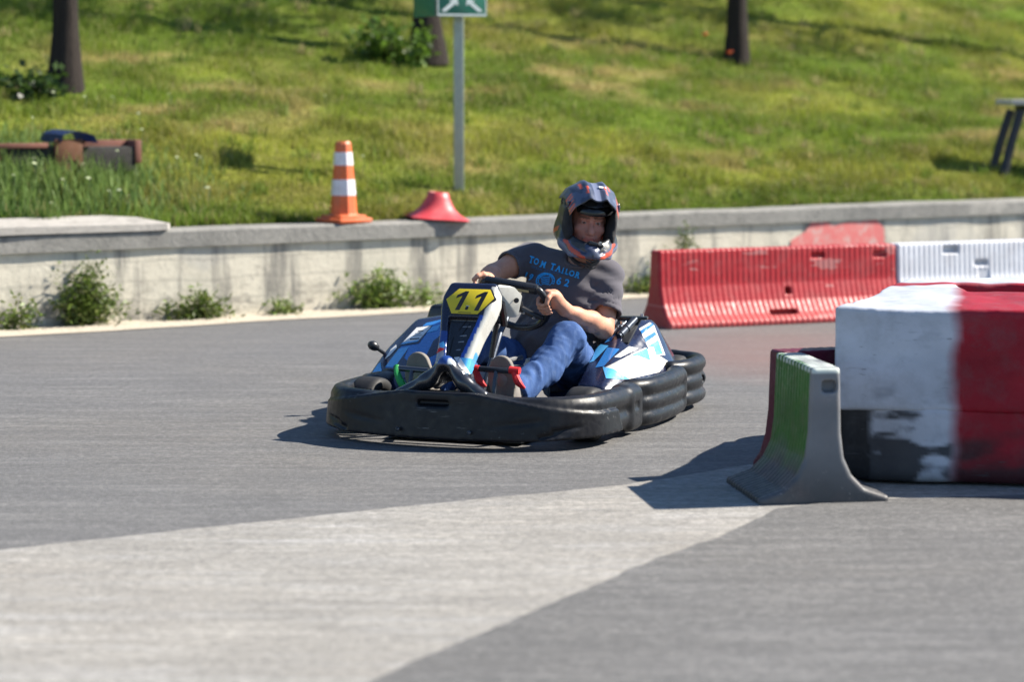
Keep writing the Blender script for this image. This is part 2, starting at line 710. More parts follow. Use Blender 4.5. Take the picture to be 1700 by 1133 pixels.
edge_top = ragged(edge_top, .022, 2)
edge_low = ragged(edge_low, .028, 5)
sheet('concrete_strip', edge_top + edge_low, .004, M_PATCH)
sheet('pit_lane_asphalt', edge_low + [(-3.2, 1.0), (6, 1.0), (6, 9.7)], .008, M_ASPH2)

# pale sandy verge along the wall foot, with a ragged edge
t = NT('sandy_verge')
c = t.mix(t.noise(7, 5), (.37, .32, .25), (.50, .45, .37))
c = t.mix(t.ramp(t.noise(22, 5, .7), (.52, 0), (.68, .8)), c, (.24, .20, .13))
M_SAND = t.set(c, .9, .2)
t.bump(t.noise(60, 4), .5, .01)
ss = np.linspace(-9, 6.4, 90)
qe = .52 + .09 * (fbm(ss * 1.3, ss * 0, 3) - .5) + .05 * (fbm(ss * 6, ss * 0, 5) - .5) - .016 * (ss + 3)
bm = B()
r0 = [bm.verts.new(W(s, 0.0, .012)) for s in ss]
r1 = [bm.verts.new(W(s, q, .005)) for s, q in zip(ss, qe)]
for i in range(len(ss) - 1): bm.faces.new((r0[i], r0[i + 1], r1[i + 1], r1[i]))
tag(fin('sandy_verge', bm, M_SAND, None, None), kind='structure')


# ================================================================== hillside
SL = .33


def hill(s, q):
    """height of the bank at wall coordinates (arrays); q > 0 behind the wall here"""
    x = np.maximum(q - .26, 0)
    return .565 + SL * x + .05 * (fbm(s * .5 + 9, q * .5 + 4, 21, 3) - .5) * np.minimum(x, 1.5) + .03 * (fbm(s * 2, q * 2, 31, 2) - .5) * np.minimum(x * 3, 1)


def hz(x, y):
    p = np.array([x, y]) - WA
    return float(hill(np.array([p @ WT]), np.array([-(p @ WN)]))[0])


def bank_color(s, q):
    """turf colour (albedo) from broad patches: lush, yellowish and dry straw"""
    a = fbm(s * .55, q * 1.1, 41, 4)
    b = fbm(s * 1.6 + 3, q * 3.0, 51, 4)
    d = fbm(s * .9 + 7, q * 2.4, 61, 4)
    lush, yel, dry = np.array([.148, .212, .026]), np.array([.262, .278, .046]), np.array([.36, .27, .12])
    k = np.clip((a - .36) * 4, 0, 1)[:, None]
    c = lush * (1 - k) + yel * k
    k2 = (np.clip((d - .54) * 6, 0, 1) * np.clip((b - .38) * 4, 0, 1))[:, None] * .75
    low = np.clip(1 - (q - .3) / 1.2, 0, 1)[:, None]
    c = c * (1 - k2 * (1 - .8 * low)) + dry * k2 * (1 - .8 * low)
    c = c * (.52 + 1.0 * b[:, None]) * (.72 + .56 * fbm(s * 3.2, q * 9, 91, 3)[:, None])
    return c * (1 - .15 * low)


t = NT('turf')
c = t.mix(t.math('MULTIPLY', t.ramp(t.noise(30, 6, .7), (.35, 0), (.7, 1)), .6), t.attr(), (.035, .045, .010))
t.set(c, .95, .1)
t.bump(t.noise(40, 6, .7), .9, .04)
M_TURF = t.m
sv = np.concatenate([np.linspace(-40, -6, 30), np.linspace(-5.8, 16, 130), np.linspace(17, 45, 30)])
qv = np.concatenate([np.linspace(.16, 9, 80), np.linspace(9.5, 50, 40)])
Sg, Qg = np.meshgrid(sv, qv, indexing='ij')
Z = hill(Sg.ravel(), Qg.ravel())
V = np.c_[WA[0] + WT[0] * Sg.ravel() - WN[0] * Qg.ravel(), WA[1] + WT[1] * Sg.ravel() - WN[1] * Qg.ravel(), Z]
ni, nj = Sg.shape
I = np.arange(ni * nj).reshape(ni, nj)
F = np.stack([I[:-1, :-1].ravel(), I[1:, :-1].ravel(), I[1:, 1:].ravel(), I[:-1, 1:].ravel()], 1)
tag(mesh_np('hillside', V, F, None, [M_TURF], None, True, bank_color(Sg.ravel(), Qg.ravel())), kind='structure')

# grass blades
t = NT('grass_blade')
tr = t.n('ShaderNodeBsdfTranslucent')
mx = t.n('ShaderNodeMixShader')
mx.inputs[0].default_value = .42
a = t.attr()
t.l(a, tr.inputs[0])
t.set(a, .55, .25)
t.l(t.b.outputs[0], mx.inputs[1]); t.l(tr.outputs[0], mx.inputs[2]); t.l(mx.outputs[0], t.out.inputs[0])
M_BLADE = t.m


def blades(name, X, Y, Zb, H, Wd, C, lean=.6, mat_=None, parent=None):
    """many bent blades as one mesh"""
    n = len(X)
    az = RNG.uniform(0, 2 * np.pi, n)
    face = RNG.uniform(0, 2 * np.pi, n)
    ln = H * lean * RNG.uniform(.2, 1, n)
    fx, fy = np.cos(face) * Wd / 2, np.sin(face) * Wd / 2
    lx, ly = np.cos(az) * ln, np.sin(az) * ln
    V = np.empty((n, 5, 3), np.float32)
    V[:, 0] = np.c_[X - fx, Y - fy, Zb - .01]
    V[:, 1] = np.c_[X + fx, Y + fy, Zb - .01]
    V[:, 2] = np.c_[X + lx * .4 + fx * .7, Y + ly * .4 + fy * .7, Zb + H * .62]
    V[:, 3] = np.c_[X + lx * .4 - fx * .7, Y + ly * .4 - fy * .7, Zb + H * .62]
    V[:, 4] = np.c_[X + lx, Y + ly, Zb + H]
    b = np.arange(n)[:, None] * 5
    Q = b + np.array([[0, 1, 2, 3]])
    T = b + np.array([[3, 2, 4]])
    return mesh_np(name, V.reshape(-1, 3), Q, T, [mat_ or M_BLADE], parent, False, np.repeat(C, 5, 0))


def in_view(x, y, m=1.5):
    return np.abs(x) < .2 * y + m


N = 900000
S_, Q_ = RNG.uniform(-4.5, 17.5, N), .24 + 12 * RNG.uniform(0, 1, N) ** 1.35
X = WA[0] + WT[0] * S_ - WN[0] * Q_
Y = WA[1] + WT[1] * S_ - WN[1] * Q_
k = in_view(X, Y)
S_, Q_, X, Y = S_[k], Q_[k], X[k], Y[k]
cl = fbm(S_ * 2.2, Q_ * 3.2, 71, 4)
tuf = np.clip((cl - .42) * 4, 0, 1)
Hb = (.022 + .055 * tuf) * RNG.uniform(.6, 1.4, len(S_))
lushL = np.clip(1.1 - S_ * .55, 0, 1) * np.clip(2.4 - Q_, 0, 1)          # longer, greener growth at the left foot
Hb = Hb * (1 + 1.6 * lushL)
C = bank_color(S_, Q_) * RNG.uniform(.72, 1.3, (len(S_), 1))
C = C * (1 - lushL[:, None]) + np.array([.075, .150, .03]) * RNG.uniform(.6, 1.4, (len(S_), 1)) * lushL[:, None]
dryb = RNG.uniform(0, 1, len(S_)) < .10
C[dryb] = np.array([.33, .28, .12]) * RNG.uniform(.7, 1.2, (dryb.sum(), 1))
tag(blades('grass', X, Y, hill(S_, Q_), Hb, .0075 * RNG.uniform(.6, 1.3, len(S_)), C), 'short sunlit grass growing all over the bank behind the concrete wall', 'grass', kind='stuff')

# loose taller tufts standing out of the short turf
nt_, per_ = 1500, 34
ts, tq = RNG.uniform(-3, 15, nt_), .3 + 11 * RNG.uniform(0, 1, nt_) ** 1.3
tc_ = np.array([[.15, .215, .03], [.22, .25, .05], [.12, .185, .026], [.33, .28, .12]])[RNG.integers(0, 4, nt_)]
th = RNG.uniform(.05, .11, nt_)
S_ = (ts[:, None] + RNG.normal(0, .05, (nt_, per_))).ravel(); Q_ = (tq[:, None] + RNG.normal(0, .04, (nt_, per_))).ravel()
C = np.repeat(tc_, per_, 0) * RNG.uniform(.7, 1.3, (nt_ * per_, 1)); Hb = np.repeat(th, per_) * RNG.uniform(.5, 1.2, nt_ * per_)
X = WA[0] + WT[0] * S_ - WN[0] * Q_
Y = WA[1] + WT[1] * S_ - WN[1] * Q_
k = in_view(X, Y) & (Q_ > .28)
tag(blades('grass_tufts', X[k], Y[k], hill(S_[k], Q_[k]), Hb[k], .008 * RNG.uniform(.7, 1.4, k.sum()), C[k], .7), 'scattered taller grass tufts standing out of the short turf on the bank', 'grass', kind='stuff')

# tall lush clump around the box at the left, and its pale seed heads
n = 5200
S_ = RNG.normal(.75, .75, n); Q_ = RNG.normal(1.25, .5, n)
k = (Q_ > .4) & (S_ < 2.3)
S_, Q_ = S_[k], Q_[k]
X = WA[0] + WT[0] * S_ - WN[0] * Q_; Y = WA[1] + WT[1] * S_ - WN[1] * Q_
edge = np.clip(1.25 - np.hypot((S_ - .6) / 1.7, (Q_ - 1.2) / 1.1), .15, 1)
C = np.array([.150, .225, .060]) * RNG.uniform(.55, 1.5, (len(S_), 1)) * np.array([1, 1, 1])
tag(blades('tall_grass', X, Y, hill(S_, Q_), .23 * edge * RNG.uniform(.5, 1.2, len(S_)), .011 * RNG.uniform(.7, 1.4, len(S_)), C, .55),
    'tall lush green grass growing round the low box at the left of the bank', 'grass', kind='stuff')
n = 60
S_ = RNG.normal(1.0, .85, n); Q_ = RNG.normal(1.45, .75, n)
k = (Q_ > .4)
S_, Q_ = S_[k], Q_[k]
vv, qq, tt = [], [], []
for s, q in zip(S_, Q_):
    p = W(s, -q, hz(*W(s, -q)[:2]) + RNG.uniform(.10, .26))
    r_ = RNG.uniform(.010, .022)
    b = len(vv)
    for kk in range(6): vv.append((p.x + r_ * math.cos(kk * 1.047), p.y + r_ * math.sin(kk * 1.047), p.z + RNG.uniform(-.3, .3) * r_))
    vv.append((p.x, p.y, p.z + r_ * .5)); vv.append((p.x, p.y, p.z - .15))
    for kk in range(6): tt.append((b + kk, b + (kk + 1) % 6, b + 6))
    tt.append((b, b + 7, b + 1))
tag(mesh_np('meadow_flowers', vv, None, tt, [simple('pale_petal', (.34, .38, .22), .8)], None, False),
    'tiny pale flower heads scattered in the tall grass at the left', 'flowers', kind='stuff')

# ================================================================== retaining wall
t = NT('wall_concrete')
o = t.xyz()
c = t.mix(t.noise(3, 5, .6), (.42, .385, .31), (.62, .58, .48))
c = t.mix(t.ramp(t.noise(7, 6, .75), (.50, 0), (.72, .55)), c, (.30, .275, .23))
st = t.noise(5.5, 5, .65, (1, 1, .12))
c = t.mix(t.ramp(st, (.50, 0), (.64, .85)), c, (.18, .172, .155))          # run-off streaks
hb = t.noise(9, 6, .7, (.35, 1, 1.6))
lowm = t.ramp(o[2], (.05, 1), (.30, 0))
c = t.mix(t.math('MULTIPLY', t.ramp(hb, (.46, 0), (.60, .8)), lowm), c, (.13, .125, .115))   # weathered foot
c = t.mix(t.ramp(t.noise(1.1, 3), (.60, 0), (.66, .35)), c, (.27, .27, .27))
brd = t.n('ShaderNodeTexWave', wave_type='BANDS', bands_direction='Z'); brd.inputs['Scale'].default_value = 2.4; brd.inputs['Distortion'].default_value = 1.6; brd.inputs['Detail'].default_value = 3
t.l(t.tc.outputs['Object'], brd.inputs['Vector'])
c = t.mix(t.ramp(brd.outputs['Fac'], (.0, .22), (.09, 0)), c, (.15, .145, .13))
c = t.mix(t.ramp(t.noise(30, 3, .8), (.62, 0), (.70, .6)), c, (.14, .13, .12))
M_WALL = t.set(c, .9, .2)
t.bump(t.noise(26, 6, .7), .5, .012)
t = NT('coping_concrete')
c = t.mix(t.noise(4, 5, .6, (1, 1, .5)), (.155, .15, .137), (.30, .29, .265))
c = t.mix(t.ramp(t.noise(14, 6, .7), (.5, 0), (.7, .6)), c, (.10, .10, .095))
M_COP = t.set(c, .9, .2)
t.bump(t.noise(34, 6, .7), .6, .012)


def wallbox(bm, s0, s1, q0, q1, z0, z1, bev=.012, n=1, mi=0, jit=0):
    """box in wall coordinates, cut in n lengths so that its edges can wander"""
    L = np.linspace(s0, s1, n + 1)
    rings = []
    nf = len(bm.faces)
    for i, s in enumerate(L):
        j = lambda k: jit * (fbm(np.array([s * 2.3 + k * 9]), np.array([k * 3.1]), 7, 3)[0] - .5)
        rings.append([bm.verts.new(W(s, q, z)) for q, z in ((q0, z0), (q1 + j(1), z0), (q1 + j(2), z1 - bev + j(3)), (q1 - bev + j(2), z1 + j(3)), (q0, z1 + j(3)))])
    for a, b in zip(rings, rings[1:]):
        for k in range(5): bm.faces.new((a[k], a[(k + 1) % 5], b[(k + 1) % 5], b[k]))
    bm.faces.new(rings[0]); bm.faces.new(rings[-1][::-1])
    mark(bm, nf, mi)


wl = thing('retaining_wall', 'long low pale concrete retaining wall with a grey coping below the grass bank', 'wall')
bm = B()
wallbox(bm, -14, 22, -.24, 0, -.1, .475, .004, 140, jit=.012)
fin('wall_face', bm, M_WALL, wl, 40)
bm = B()
wallbox(bm, -14, 22, -.26, .028, .4755, .59, .014, 200, jit=.018)
fin('coping', bm, M_COP, wl, 40)
# pink paint worn on to the face behind the red barrier
t = NT('faded_red_paint')
c = t.mix(t.noise(6, 5), (.50, .10, .10), (.60, .22, .20))
c = t.mix(t.ramp(t.noise(13, 6, .7), (.5, 0), (.65, .8)), c, (.45, .40, .36))
M_PINK = t.set(c, .85, .2)
bm = B()
pts = [(6.46, .15), (7.46, .15), (7.44, .40), (7.36, .470), (7.05, .462), (6.92, .436), (6.84, .472), (6.68, .470), (6.62, .40), (6.48, .34)]
bm.faces.new([bm.verts.new(W(s, .010, z)) for s, z in pts])
ob = fin('paint_patch', bm, M_PINK, wl, None)
ob['label'] = 'faded red paint patch on the wall face'

# loose slab lying on the coping at the left
t = NT('slab_concrete')
c = t.mix(t.noise(7, 6, .6, (1, 1, 3)), (.27, .25, .225), (.43, .405, .37))
c = t.mix(t.ramp(t.noise(16, 6, .7, (.5, .5, 2)), (.5, 0), (.66, .6)), c, (.20, .19, .17))
M_SLAB = t.set(c, .9, .2)
t.bump(t.noise(30, 6, .7), .6, .01)
bm = B()
pl = [(-6.5, -.30), (-6.5, .05), (1.15, .045), (1.20, -.02), (1.02, -.13), (.86, -.30)]
vz = [(.592, .672)] * 2 + [(.592, .634), (.592, .630), (.592, .672), (.592, .680)]
lo_ = [bm.verts.new(W(s, q, z[0])) for (s, q), z in zip(pl, vz)]
hi_ = [bm.verts.new(W(s, q, z[1])) for (s, q), z in zip(pl, vz)]
# long front edge broken into wandering pieces
bm.faces.new(lo_[::-1]); bm.faces.new(hi_)
for i in range(6): bm.faces.new((lo_[i], lo_[(i + 1) % 6], hi_[(i + 1) % 6], hi_[i]))
bmesh.ops.subdivide_edges(bm, edges=[e for e in bm.edges if e.calc_length() > 2], cuts=40)
for v in bm.verts: v.co.z += .012 * (fbm(np.array([v.co.x * 2.0]), np.array([v.co.y * 2]), 5, 3)[0] - .5)
bmesh.ops.triangulate(bm, faces=[f for f in bm.faces if len(f.verts) > 4])
tag(fin('concrete_slab', bm, M_SLAB, None, 30), 'pale broken concrete slab lying on the wall coping at the far left', 'slab')


# ================================================================== plants
t = NT('leaf')
tr = t.n('ShaderNodeBsdfTranslucent'); mx = t.n('ShaderNodeMixShader'); mx.inputs[0].default_value = .35
a = t.attr()
t.l(a, tr.inputs[0]); t.set(a, .45, .4)
t.l(t.b.outputs[0], mx.inputs[1]); t.l(tr.outputs[0], mx.inputs[2]); t.l(mx.outputs[0], t.out.inputs[0])
M_LEAF = t.m
M_STEM = simple('plant_stem', (.11, .10, .045), .8)
t = NT('bark')
c = t.mix(t.noise(26, 5, .65, (1, 1, .14)), (.012, .010, .009), (.055, .044, .038))
M_BARK = t.set(c, .95, .15)
t.bump(t.noise(30, 5, .7, (1, 1, .14)), 1.0, .03)


def leaves(name, P, size, C, parent, lo=.6, hi=1.3, asp=.45):
    """leaf-shaped quads at points P (n,3)"""
    n = len(P)
    d = RNG.normal(0, 1, (n, 3)); d[:, 2] = np.abs(d[:, 2]) * .6
    d /= np.linalg.norm(d, axis=1)[:, None]
    e = np.cross(d, RNG.normal(0, 1, (n, 3)))
    e /= np.linalg.norm(e, axis=1)[:, None] + 1e-6
    L = (size * RNG.uniform(lo, hi, n))[:, None]
    V = np.stack([P, P + d * L * .5 + e * L * asp * .5, P + d * L, P + d * L * .5 - e * L * asp * .5], 1)
    Q = np.arange(n)[:, None] * 4 + np.array([[0, 1, 2, 3]])
    return mesh_np(name, V.reshape(-1, 3), Q, None, [M_LEAF], parent, False, np.repeat(C, 4, 0))


def weed(loc, wd, h, n, label, dark=1.0, name='weed', group='weeds at the wall foot', lean=0.0, size=.035, airy=0):
    root = thing(name, label, 'weed', loc, WROT, group)
    bm = B()
    tips = []
    ns = max(5, int(n / 60))
    for i in range(ns):
        a = RNG.uniform(-1, 1) * (1.35 if RNG.uniform() < .2 else .95); f = RNG.uniform(.05, .55)
        top = Vector((a * wd * .5 + lean * h, -f * .22 - .02, h * RNG.uniform(.45, 1) * (1 - .45 * abs(a))))
        b = Vector((a * wd * .08, -.03 - .02 * RNG.uniform(0, 1), -.01))
        tube(bm, [b, b.lerp(top, .5) + Vector((0, 0, .03)), top], [.004, .003, .0015], 5)
        tips.append((b, top))
    fin('stem', bm, M_STEM, root)
    P = []
    for i in range(n):
        b, tp = tips[RNG.integers(len(tips))]
        u = RNG.uniform(.12, 1.03) ** (.8 if not airy else .6)
        sp = (.012 + .036 * (1 - abs(u - .5))) * (1 - .4 * airy)
        p = b.lerp(tp, u) + Vector(RNG.normal(0, sp, 3).tolist())
        p.y = min(p.y, .0)
        P.append((p.x, p.y, max(.004, p.z)))
    P = np.array(P)
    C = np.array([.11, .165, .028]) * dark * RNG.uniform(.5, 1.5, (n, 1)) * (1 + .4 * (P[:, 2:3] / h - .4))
    pale = RNG.uniform(0, 1, n) < .14
    C[pale] = np.array([.22, .25, .07]) * dark
    leaves('foliage', P, size, np.clip(C, .01, 1), root, .35, 1.7, .36)
    return root


def at(x, y, z=0): return (x, y, z)


weed(W(.56, .03), .50, .36, 2300, 'big dark green weed at the wall foot under the left slab', .8)
weed(W(.10, .03), .34, .17, 420, 'thin low weed at the wall foot left of the big dark green one', .85)
weed(W(1.33, .03), .42, .19, 1100, 'low rounded green weed second along the wall foot from the big dark one', .8)
weed(W(1.95, .03), .30, .09, 260, 'tiny low weed between the rounded and the bright leafy weed at the wall', .9)
weed(W(2.72, .03), .52, .30, 1700, 'bright leafy weed at the wall foot under the traffic cone', 1.2)
weed(W(3.12, .03), .30, .18, 300, 'sparse weed at the wall foot under the red flared cone', 1.2)
weed(W(4.98, .03), .40, .15, 700, 'low weed at the wall foot just left of the red plastic barrier', .95)
weed(W(5.36, .06, .26), .16, .22, 240, 'thin dark weed growing out of the wall face above the red barrier', .6, size=.03)
# growth hanging on the wall face under the slab
weed(W(.55, .02, .30), .42, .14, 170, 'sparse trailing sprig on the wall face above the big dark weed', .8, size=.03)


def tree(x, y, r, h, label, lean=0.0, seed=1):
    rg = random.Random(seed)
    z = hz(x, y)
    root = thing('tree', label, 'tree', (x, y, z - .05), rg.uniform(0, 6), 'young trees on the bank')
    bm = B()
    pts, rad = [], []
    for i in range(12):
        u = i / 11
        pts.append((lean * u * h + .03 * math.sin(u * 7 + seed), .03 * math.cos(u * 5 + seed), u * h))
        rad.append(r * (1 - .35 * u) * (1 + .45 * math.exp(-u * 30) * (1 + .3 * math.sin(seed))) * (1 + rg.uniform(-.05, .05)))
    tube(bm, pts, rad, 14, smooth=3)
    ends = []
    for i in range(9):
        u = .62 + .36 * i / 8
        b = Vector(pts[int(u * 11)])
        a = i * 2.4 + seed
        L = rg.uniform(.9, 1.5) * (1.25 - .5 * (u - .6))
        e = b + Vector((math.cos(a) * L, math.sin(a) * L, rg.uniform(.5, 1.1)))
        tube(bm, [b, b.lerp(e, .5) + Vector((0, 0, .12)), e], [r * .33, r * .2, r * .07], 7, smooth=3)
        ends.append((b, e))
    for v in bm.verts:
        v.co += Vector((rg.uniform(-1, 1), rg.uniform(-1, 1), 0)) * .006
    fin('trunk', bm, M_BARK, root, 60)
    P = []
    for b, e in ends + [(Vector(pts[-2]), Vector(pts[-1]) + Vector((0, 0, .6)))]:
        for _ in range(330):
            u = rg.uniform(.35, 1.1)
            q = b.lerp(e, u)
            P.append((q.x + rg.gauss(0, .26), q.y + rg.gauss(0, .26), q.z + rg.gauss(0, .22)))
    P = np.array(P)
    C = np.array([.06, .11, .02]) * RNG.uniform(.5, 1.5, (len(P), 1))
    leaves('crown', P, .11, C, root)
    return root


TREES = [(-3.41, 19.68, .098, 5.2, 'dark tree trunk on the bank at the left, behind the low box', .0, 1),
         (-.74, 22.4, .115, 5.6, 'dark tree trunk behind the green sign with a leafy bush at its foot', .0, 2),
         (2.08, 24.33, .094, 5.8, 'dark tree trunk standing alone on the bank right of the sign', .005, 3)]
TREES.append((6.6, 27.1, .11, 6.2, 'dark tree trunk past the right edge whose shadow lies across the bank', .0, 4))
for a in TREES: tree(*a)


def bush(x, y, w_, h, n, label, c=(.085, .15, .02)):
    z = hz(x, y)
    root = thing('bush', label, 'bush', (x, y, z))
    bm = B()
    T = []
    for i in range(9):
        a = RNG.uniform(0, 6.28)
        e = Vector((math.cos(a) * w_ * .5 * RNG.uniform(.3, 1), math.sin(a) * w_ * .4 * RNG.uniform(.3, 1), h * RNG.uniform(.5, 1)))
        tube(bm, [(0, 0, -.02), e * .5 + Vector((0, 0, .03)), e], [.008, .006, .003], 5)
        T.append(e)
    fin('stem', bm, M_STEM, root)
    P = np.array([tuple(T[RNG.integers(9)] * RNG.uniform(.25, 1.05) + Vector(RNG.normal(0, .06, 3).tolist())) for _ in range(n)])
    P[:, 2] = np.maximum(P[:, 2], .01)
    C = np.array(c) * RNG.uniform(.35, 1.7, (n, 1))
    leaves('foliage', P, .075, C, root, asp=.6)


bush(-.98, 21.95, .85, .34, 900, 'broad leafy green bush at the foot of the trunk behind the sign')
bush(-3.50, 19.3, .55, .14, 320, 'dark low bush at the foot of the left tree trunk', (.035, .065, .014))


def poppy(x, y, label):
    z = hz(x, y)
    root = thing('poppy', label, 'flower', (x, y, z), 0, 'orange poppies by the right tree')
    bm = B(); tube(bm, [(0, 0, 0), (.01, 0, .06), (.005, .004, .13)], .002, 5)
    fin('stem', bm, M_STEM, root)
    bm = B()
    lathe(bm, [(.004, .128), (.022, .138), (.034, .152), (.030, .156), (.018, .143), (0, .136)], seg=10)
    fin('petals', bm, simple('poppy_petal', (.72, .10, .02), .6), root)


poppy(2.02, 24.08, 'orange poppy at the foot of the right tree trunk')
poppy(1.83, 24.55, 'orange poppy in the grass a step left of the right tree trunk')
# ================================================================== things on the wall and the bank
M_ORANGE = simple('orange_rubber', (.62, .12, .03), .55, .18, 12, .1, dirt=(.30, .16, .10, .5))
M_WHITEBAND = simple('white_reflective_band', (.68, .64, .66), .45, .12, 20, dirt=(.35, .30, .28, .45))
cn = thing('traffic_cone', 'orange traffic cone with two white bands standing on the wall coping', 'traffic cone', W(2.57, -.115, .592), WROT + R(8))
bm = B(); box(bm, (0, 0, .016), (.285, .285, .032), None, .012)
box(bm, (0, 0, .040), (.225, .225, .02), None, .008)
fin('base', bm, M_ORANGE, cn)
rr = lambda z: .094 - (z - .04) * (.094 - .052) / .52
bm = B()
lathe(bm, [(rr(.045) + .012, .046), (rr(.06), .060), (rr(.535), .535), (.044, .552), (.040, .552), (.034, .535), (.05, .1)], seg=10)
fin('body', bm, M_ORANGE, cn, 20)
for z0, z1 in ((.185, .292), (.390, .478)):
    bm = B()
    lathe(bm, [(rr(z0) - .002, z0 - .001), (rr(z0) + .0022, z0), (rr(z1) + .0022, z1), (rr(z1) - .002, z1 + .001)], seg=10)
    fin('band', bm, M_WHITEBAND, cn, 20)

M_REDCONE = simple('red_rubber', (.50, .045, .055), .5, .2, 10, .15, dirt=(.40, .15, .14, .5))
fc = thing('flared_cone', 'low red wide-flared cone with cut-off top lying on the wall coping', 'cone', W(3.335, -.13, .594), WROT)
fc.rotation_euler = (R(2.5), R(3.5), WROT)
bm = B()
prof = [(.222, .0), (.224, .006), (.195, .020), (.158, .042), (.128, .070), (.105, .104), (.086, .142), (.072, .182), (.066, .186), (.060, .178), (.075, .135), (.095, .09), (.12, .05), (.19, .008)]
lathe(bm, prof, seg=40)
for v in bm.verts:      # soft four-cornered skirt
    r_ = math.hypot(v.co.x, v.co.y)
    a = math.atan2(v.co.y, v.co.x)
    k_ = 1 + .13 * max(0, (r_ - .07) / .15) * (math.cos(4 * (a - .5)))
    v.co.x *= k_; v.co.y *= k_
fin('body', bm, M_REDCONE, fc, 50)
bm = B(); lathe(bm, [(.0, .176), (.063, .177)], seg=40)
fin('open_top', bm, simple('cone_inside', (.03, .02, .02), .8), fc)

# sign
M_GALV = simple('galvanised_steel', (.36, .40, .33), .55, .2, 20, .1, metal=.35)
M_GREEN = simple('sign_green', (.012, .15, .095), .35, .12, 10, dirt=(.10, .16, .12, .4))
M_SIGNW = simple('sign_white', (.62, .68, .64), .45, .08, 10)
sg = thing('safety_sign', 'green and white assembly point sign folded round a grey post', 'sign', (-.39, 18.94, hz(-.39, 18.94) - .03))
bm = B()
box(bm, (0, 0, .95), (.070, .008, 1.9), None, .002)
box(bm, (-.033, .022, .95), (.008, .044, 1.9), None, .002)
box(bm, (.033, .022, .95), (.008, .044, 1.9), None, .002)
fin('post', bm, M_GALV, sg)
zb = 2.022 - (sg.location.z)


def panel(ax, ay, bx, by, h, art):
    """one board of the folded sign between two plan points"""
    a, b = Vector((ax, ay, 0)), Vector((bx, by, 0))
    d = (b - a); L = d.length
    ang = math.atan2(d.y, d.x)
    M = Matrix.Translation((ax, ay, zb)) @ Matrix.Rotation(ang, 4, 'Z')
    bm = B(); t_ = bmesh.new()
    box(t_, (L / 2, 0, h / 2), (L, .012, h), None, .004)
    join(bm, t_, M)
    pn = fin('board', bm, M_GREEN, sg)
    f = -.0075
    bm = B()

    def quad(pts):
        bm.faces.new([bm.verts.new(M @ Vector((x, f, y))) for x, y in pts])
    e = .012
    for x0, y0, x1, y1 in ((.004, .004, L - .004, e + .006), (.004, h - e - .004, L - .004, h - .004), (.004, e + .006, e, h - e - .004), (L - e, e + .006, L - .004, h - e - .004)):
        quad([(x0, y0), (x1, y0), (x1, y1), (x0, y1)])
    fin('border', bm, M_SIGNW if art else M_GREEN, pn, None)
    if not art: return
    bm = B()
    c = L / 2
    k = L / .36
    for sx in (-1, 1):
        # arrows pointing to the middle from the lower corners
        quad([(c + sx * x * k, y) for x, y in ((.150, .040), (.118, .034), (.052, .088), (.072, .108))])
        quad([(c + sx * x * k, y) for x, y in ((.036, .132), (.028, .078), (.094, .118))])
    for x0, hh in ((-.022, .0), (.0, -.012), (.022, .0)):
        quad([(c + x0 - .012, .150 + hh), (c + x0 + .012, .150 + hh), (c + x0 + .010, .205 + hh), (c + x0 - .010, .205 + hh)])
        quad([(c + x0 + .011 * math.cos(i * .785), .218 + hh + .011 * math.sin(i * .785)) for i in range(8)])
    fin('pictogram', bm, M_SIGNW, pn, None)


panel(-.155, -.16, .205, -.02, .28, 1)
panel(-.33, .16, -.165, -.155, .28, 0)

# bench at the right edge
M_BLACKSTEEL = simple('black_steel', (.018, .018, .021), .45, .3, 20, metal=.2)
M_PLANK = simple('weathered_plank', (.42, .40, .36), .8, .25, 8, .4, 30)
bx0, by0 = 4.17, 22.2
bz = hz(bx0, by0)
bn = thing('bench', 'black-legged bench with a pale plank top at the right edge of the bank', 'bench', (bx0, by0, bz), R(14))
bm = B(); box(bm, (.78, 0, .600), (1.45, .34, .045), None, .008)
fin('plank', bm, M_PLANK, bn)
bm = B(); box(bm, (.80, 0, .548), (1.2, .20, .05), None, .006)
fin('rail', bm, M_BLACKSTEEL, bn)
for lx, dx in ((.0, .17), (1.55, -.17)):
    for sy in (-.10, .10):
        bm = B()
        tube(bm, [(lx, sy * 1.25, -.06), (lx + dx * .5, sy * 1.1, .27), (lx + dx, sy, .53)], [.042, .040, .044], 8)
        fin('leg', bm, M_BLACKSTEEL, bn)

# low box in the long grass
M_RUST = simple('rusty_brown_wood', (.115, .045, .018), .8, .35, 9, .4, 30)
M_RED2 = simple('faded_red_board', (.16, .06, .04), .8, .3, 9, .3, 30)
M_TARP = simple('blue_sheet', (.022, .045, .13), .5, .2, 8)
M_DARK = simple('dark_inside', (.02, .018, .016), .9)
px_, py_ = -3.14, 17.72
bxz = hz(px_, py_)
pb = thing('low_box', 'rusty brown low wooden box with a blue sheet over it in the long grass', 'box', (px_, py_, bxz), R(32))
bm = B(); box(bm, (.02, -.20, .12), (.20, .03, .22), R(0) and None, .006)
fin('front_board', bm, M_RUST, pb)
bm = B(); box(bm, (-.30, -.18, .19), (.36, .03, .035), None, .006)
box(bm, (-.47, -.10, .10), (.03, .14, .2), None, .005)
fin('side_board', bm, M_RED2, pb)
bm = B(); box(bm, (.36, -.02, .17), (.40, .025, .10), None, .006)
box(bm, (.545, -.08, .14), (.05, .20, .16), None, .006)
o_ = fin('end_board', bm, M_RED2, pb)
bm = B(); box(bm, (.08, .0, .09), (.9, .34, .17), None, .01)
fin('base', bm, M_DARK, pb)
bm = B()
gx = np.linspace(-.05, .22, 12); gy = np.linspace(-.24, .16, 8)
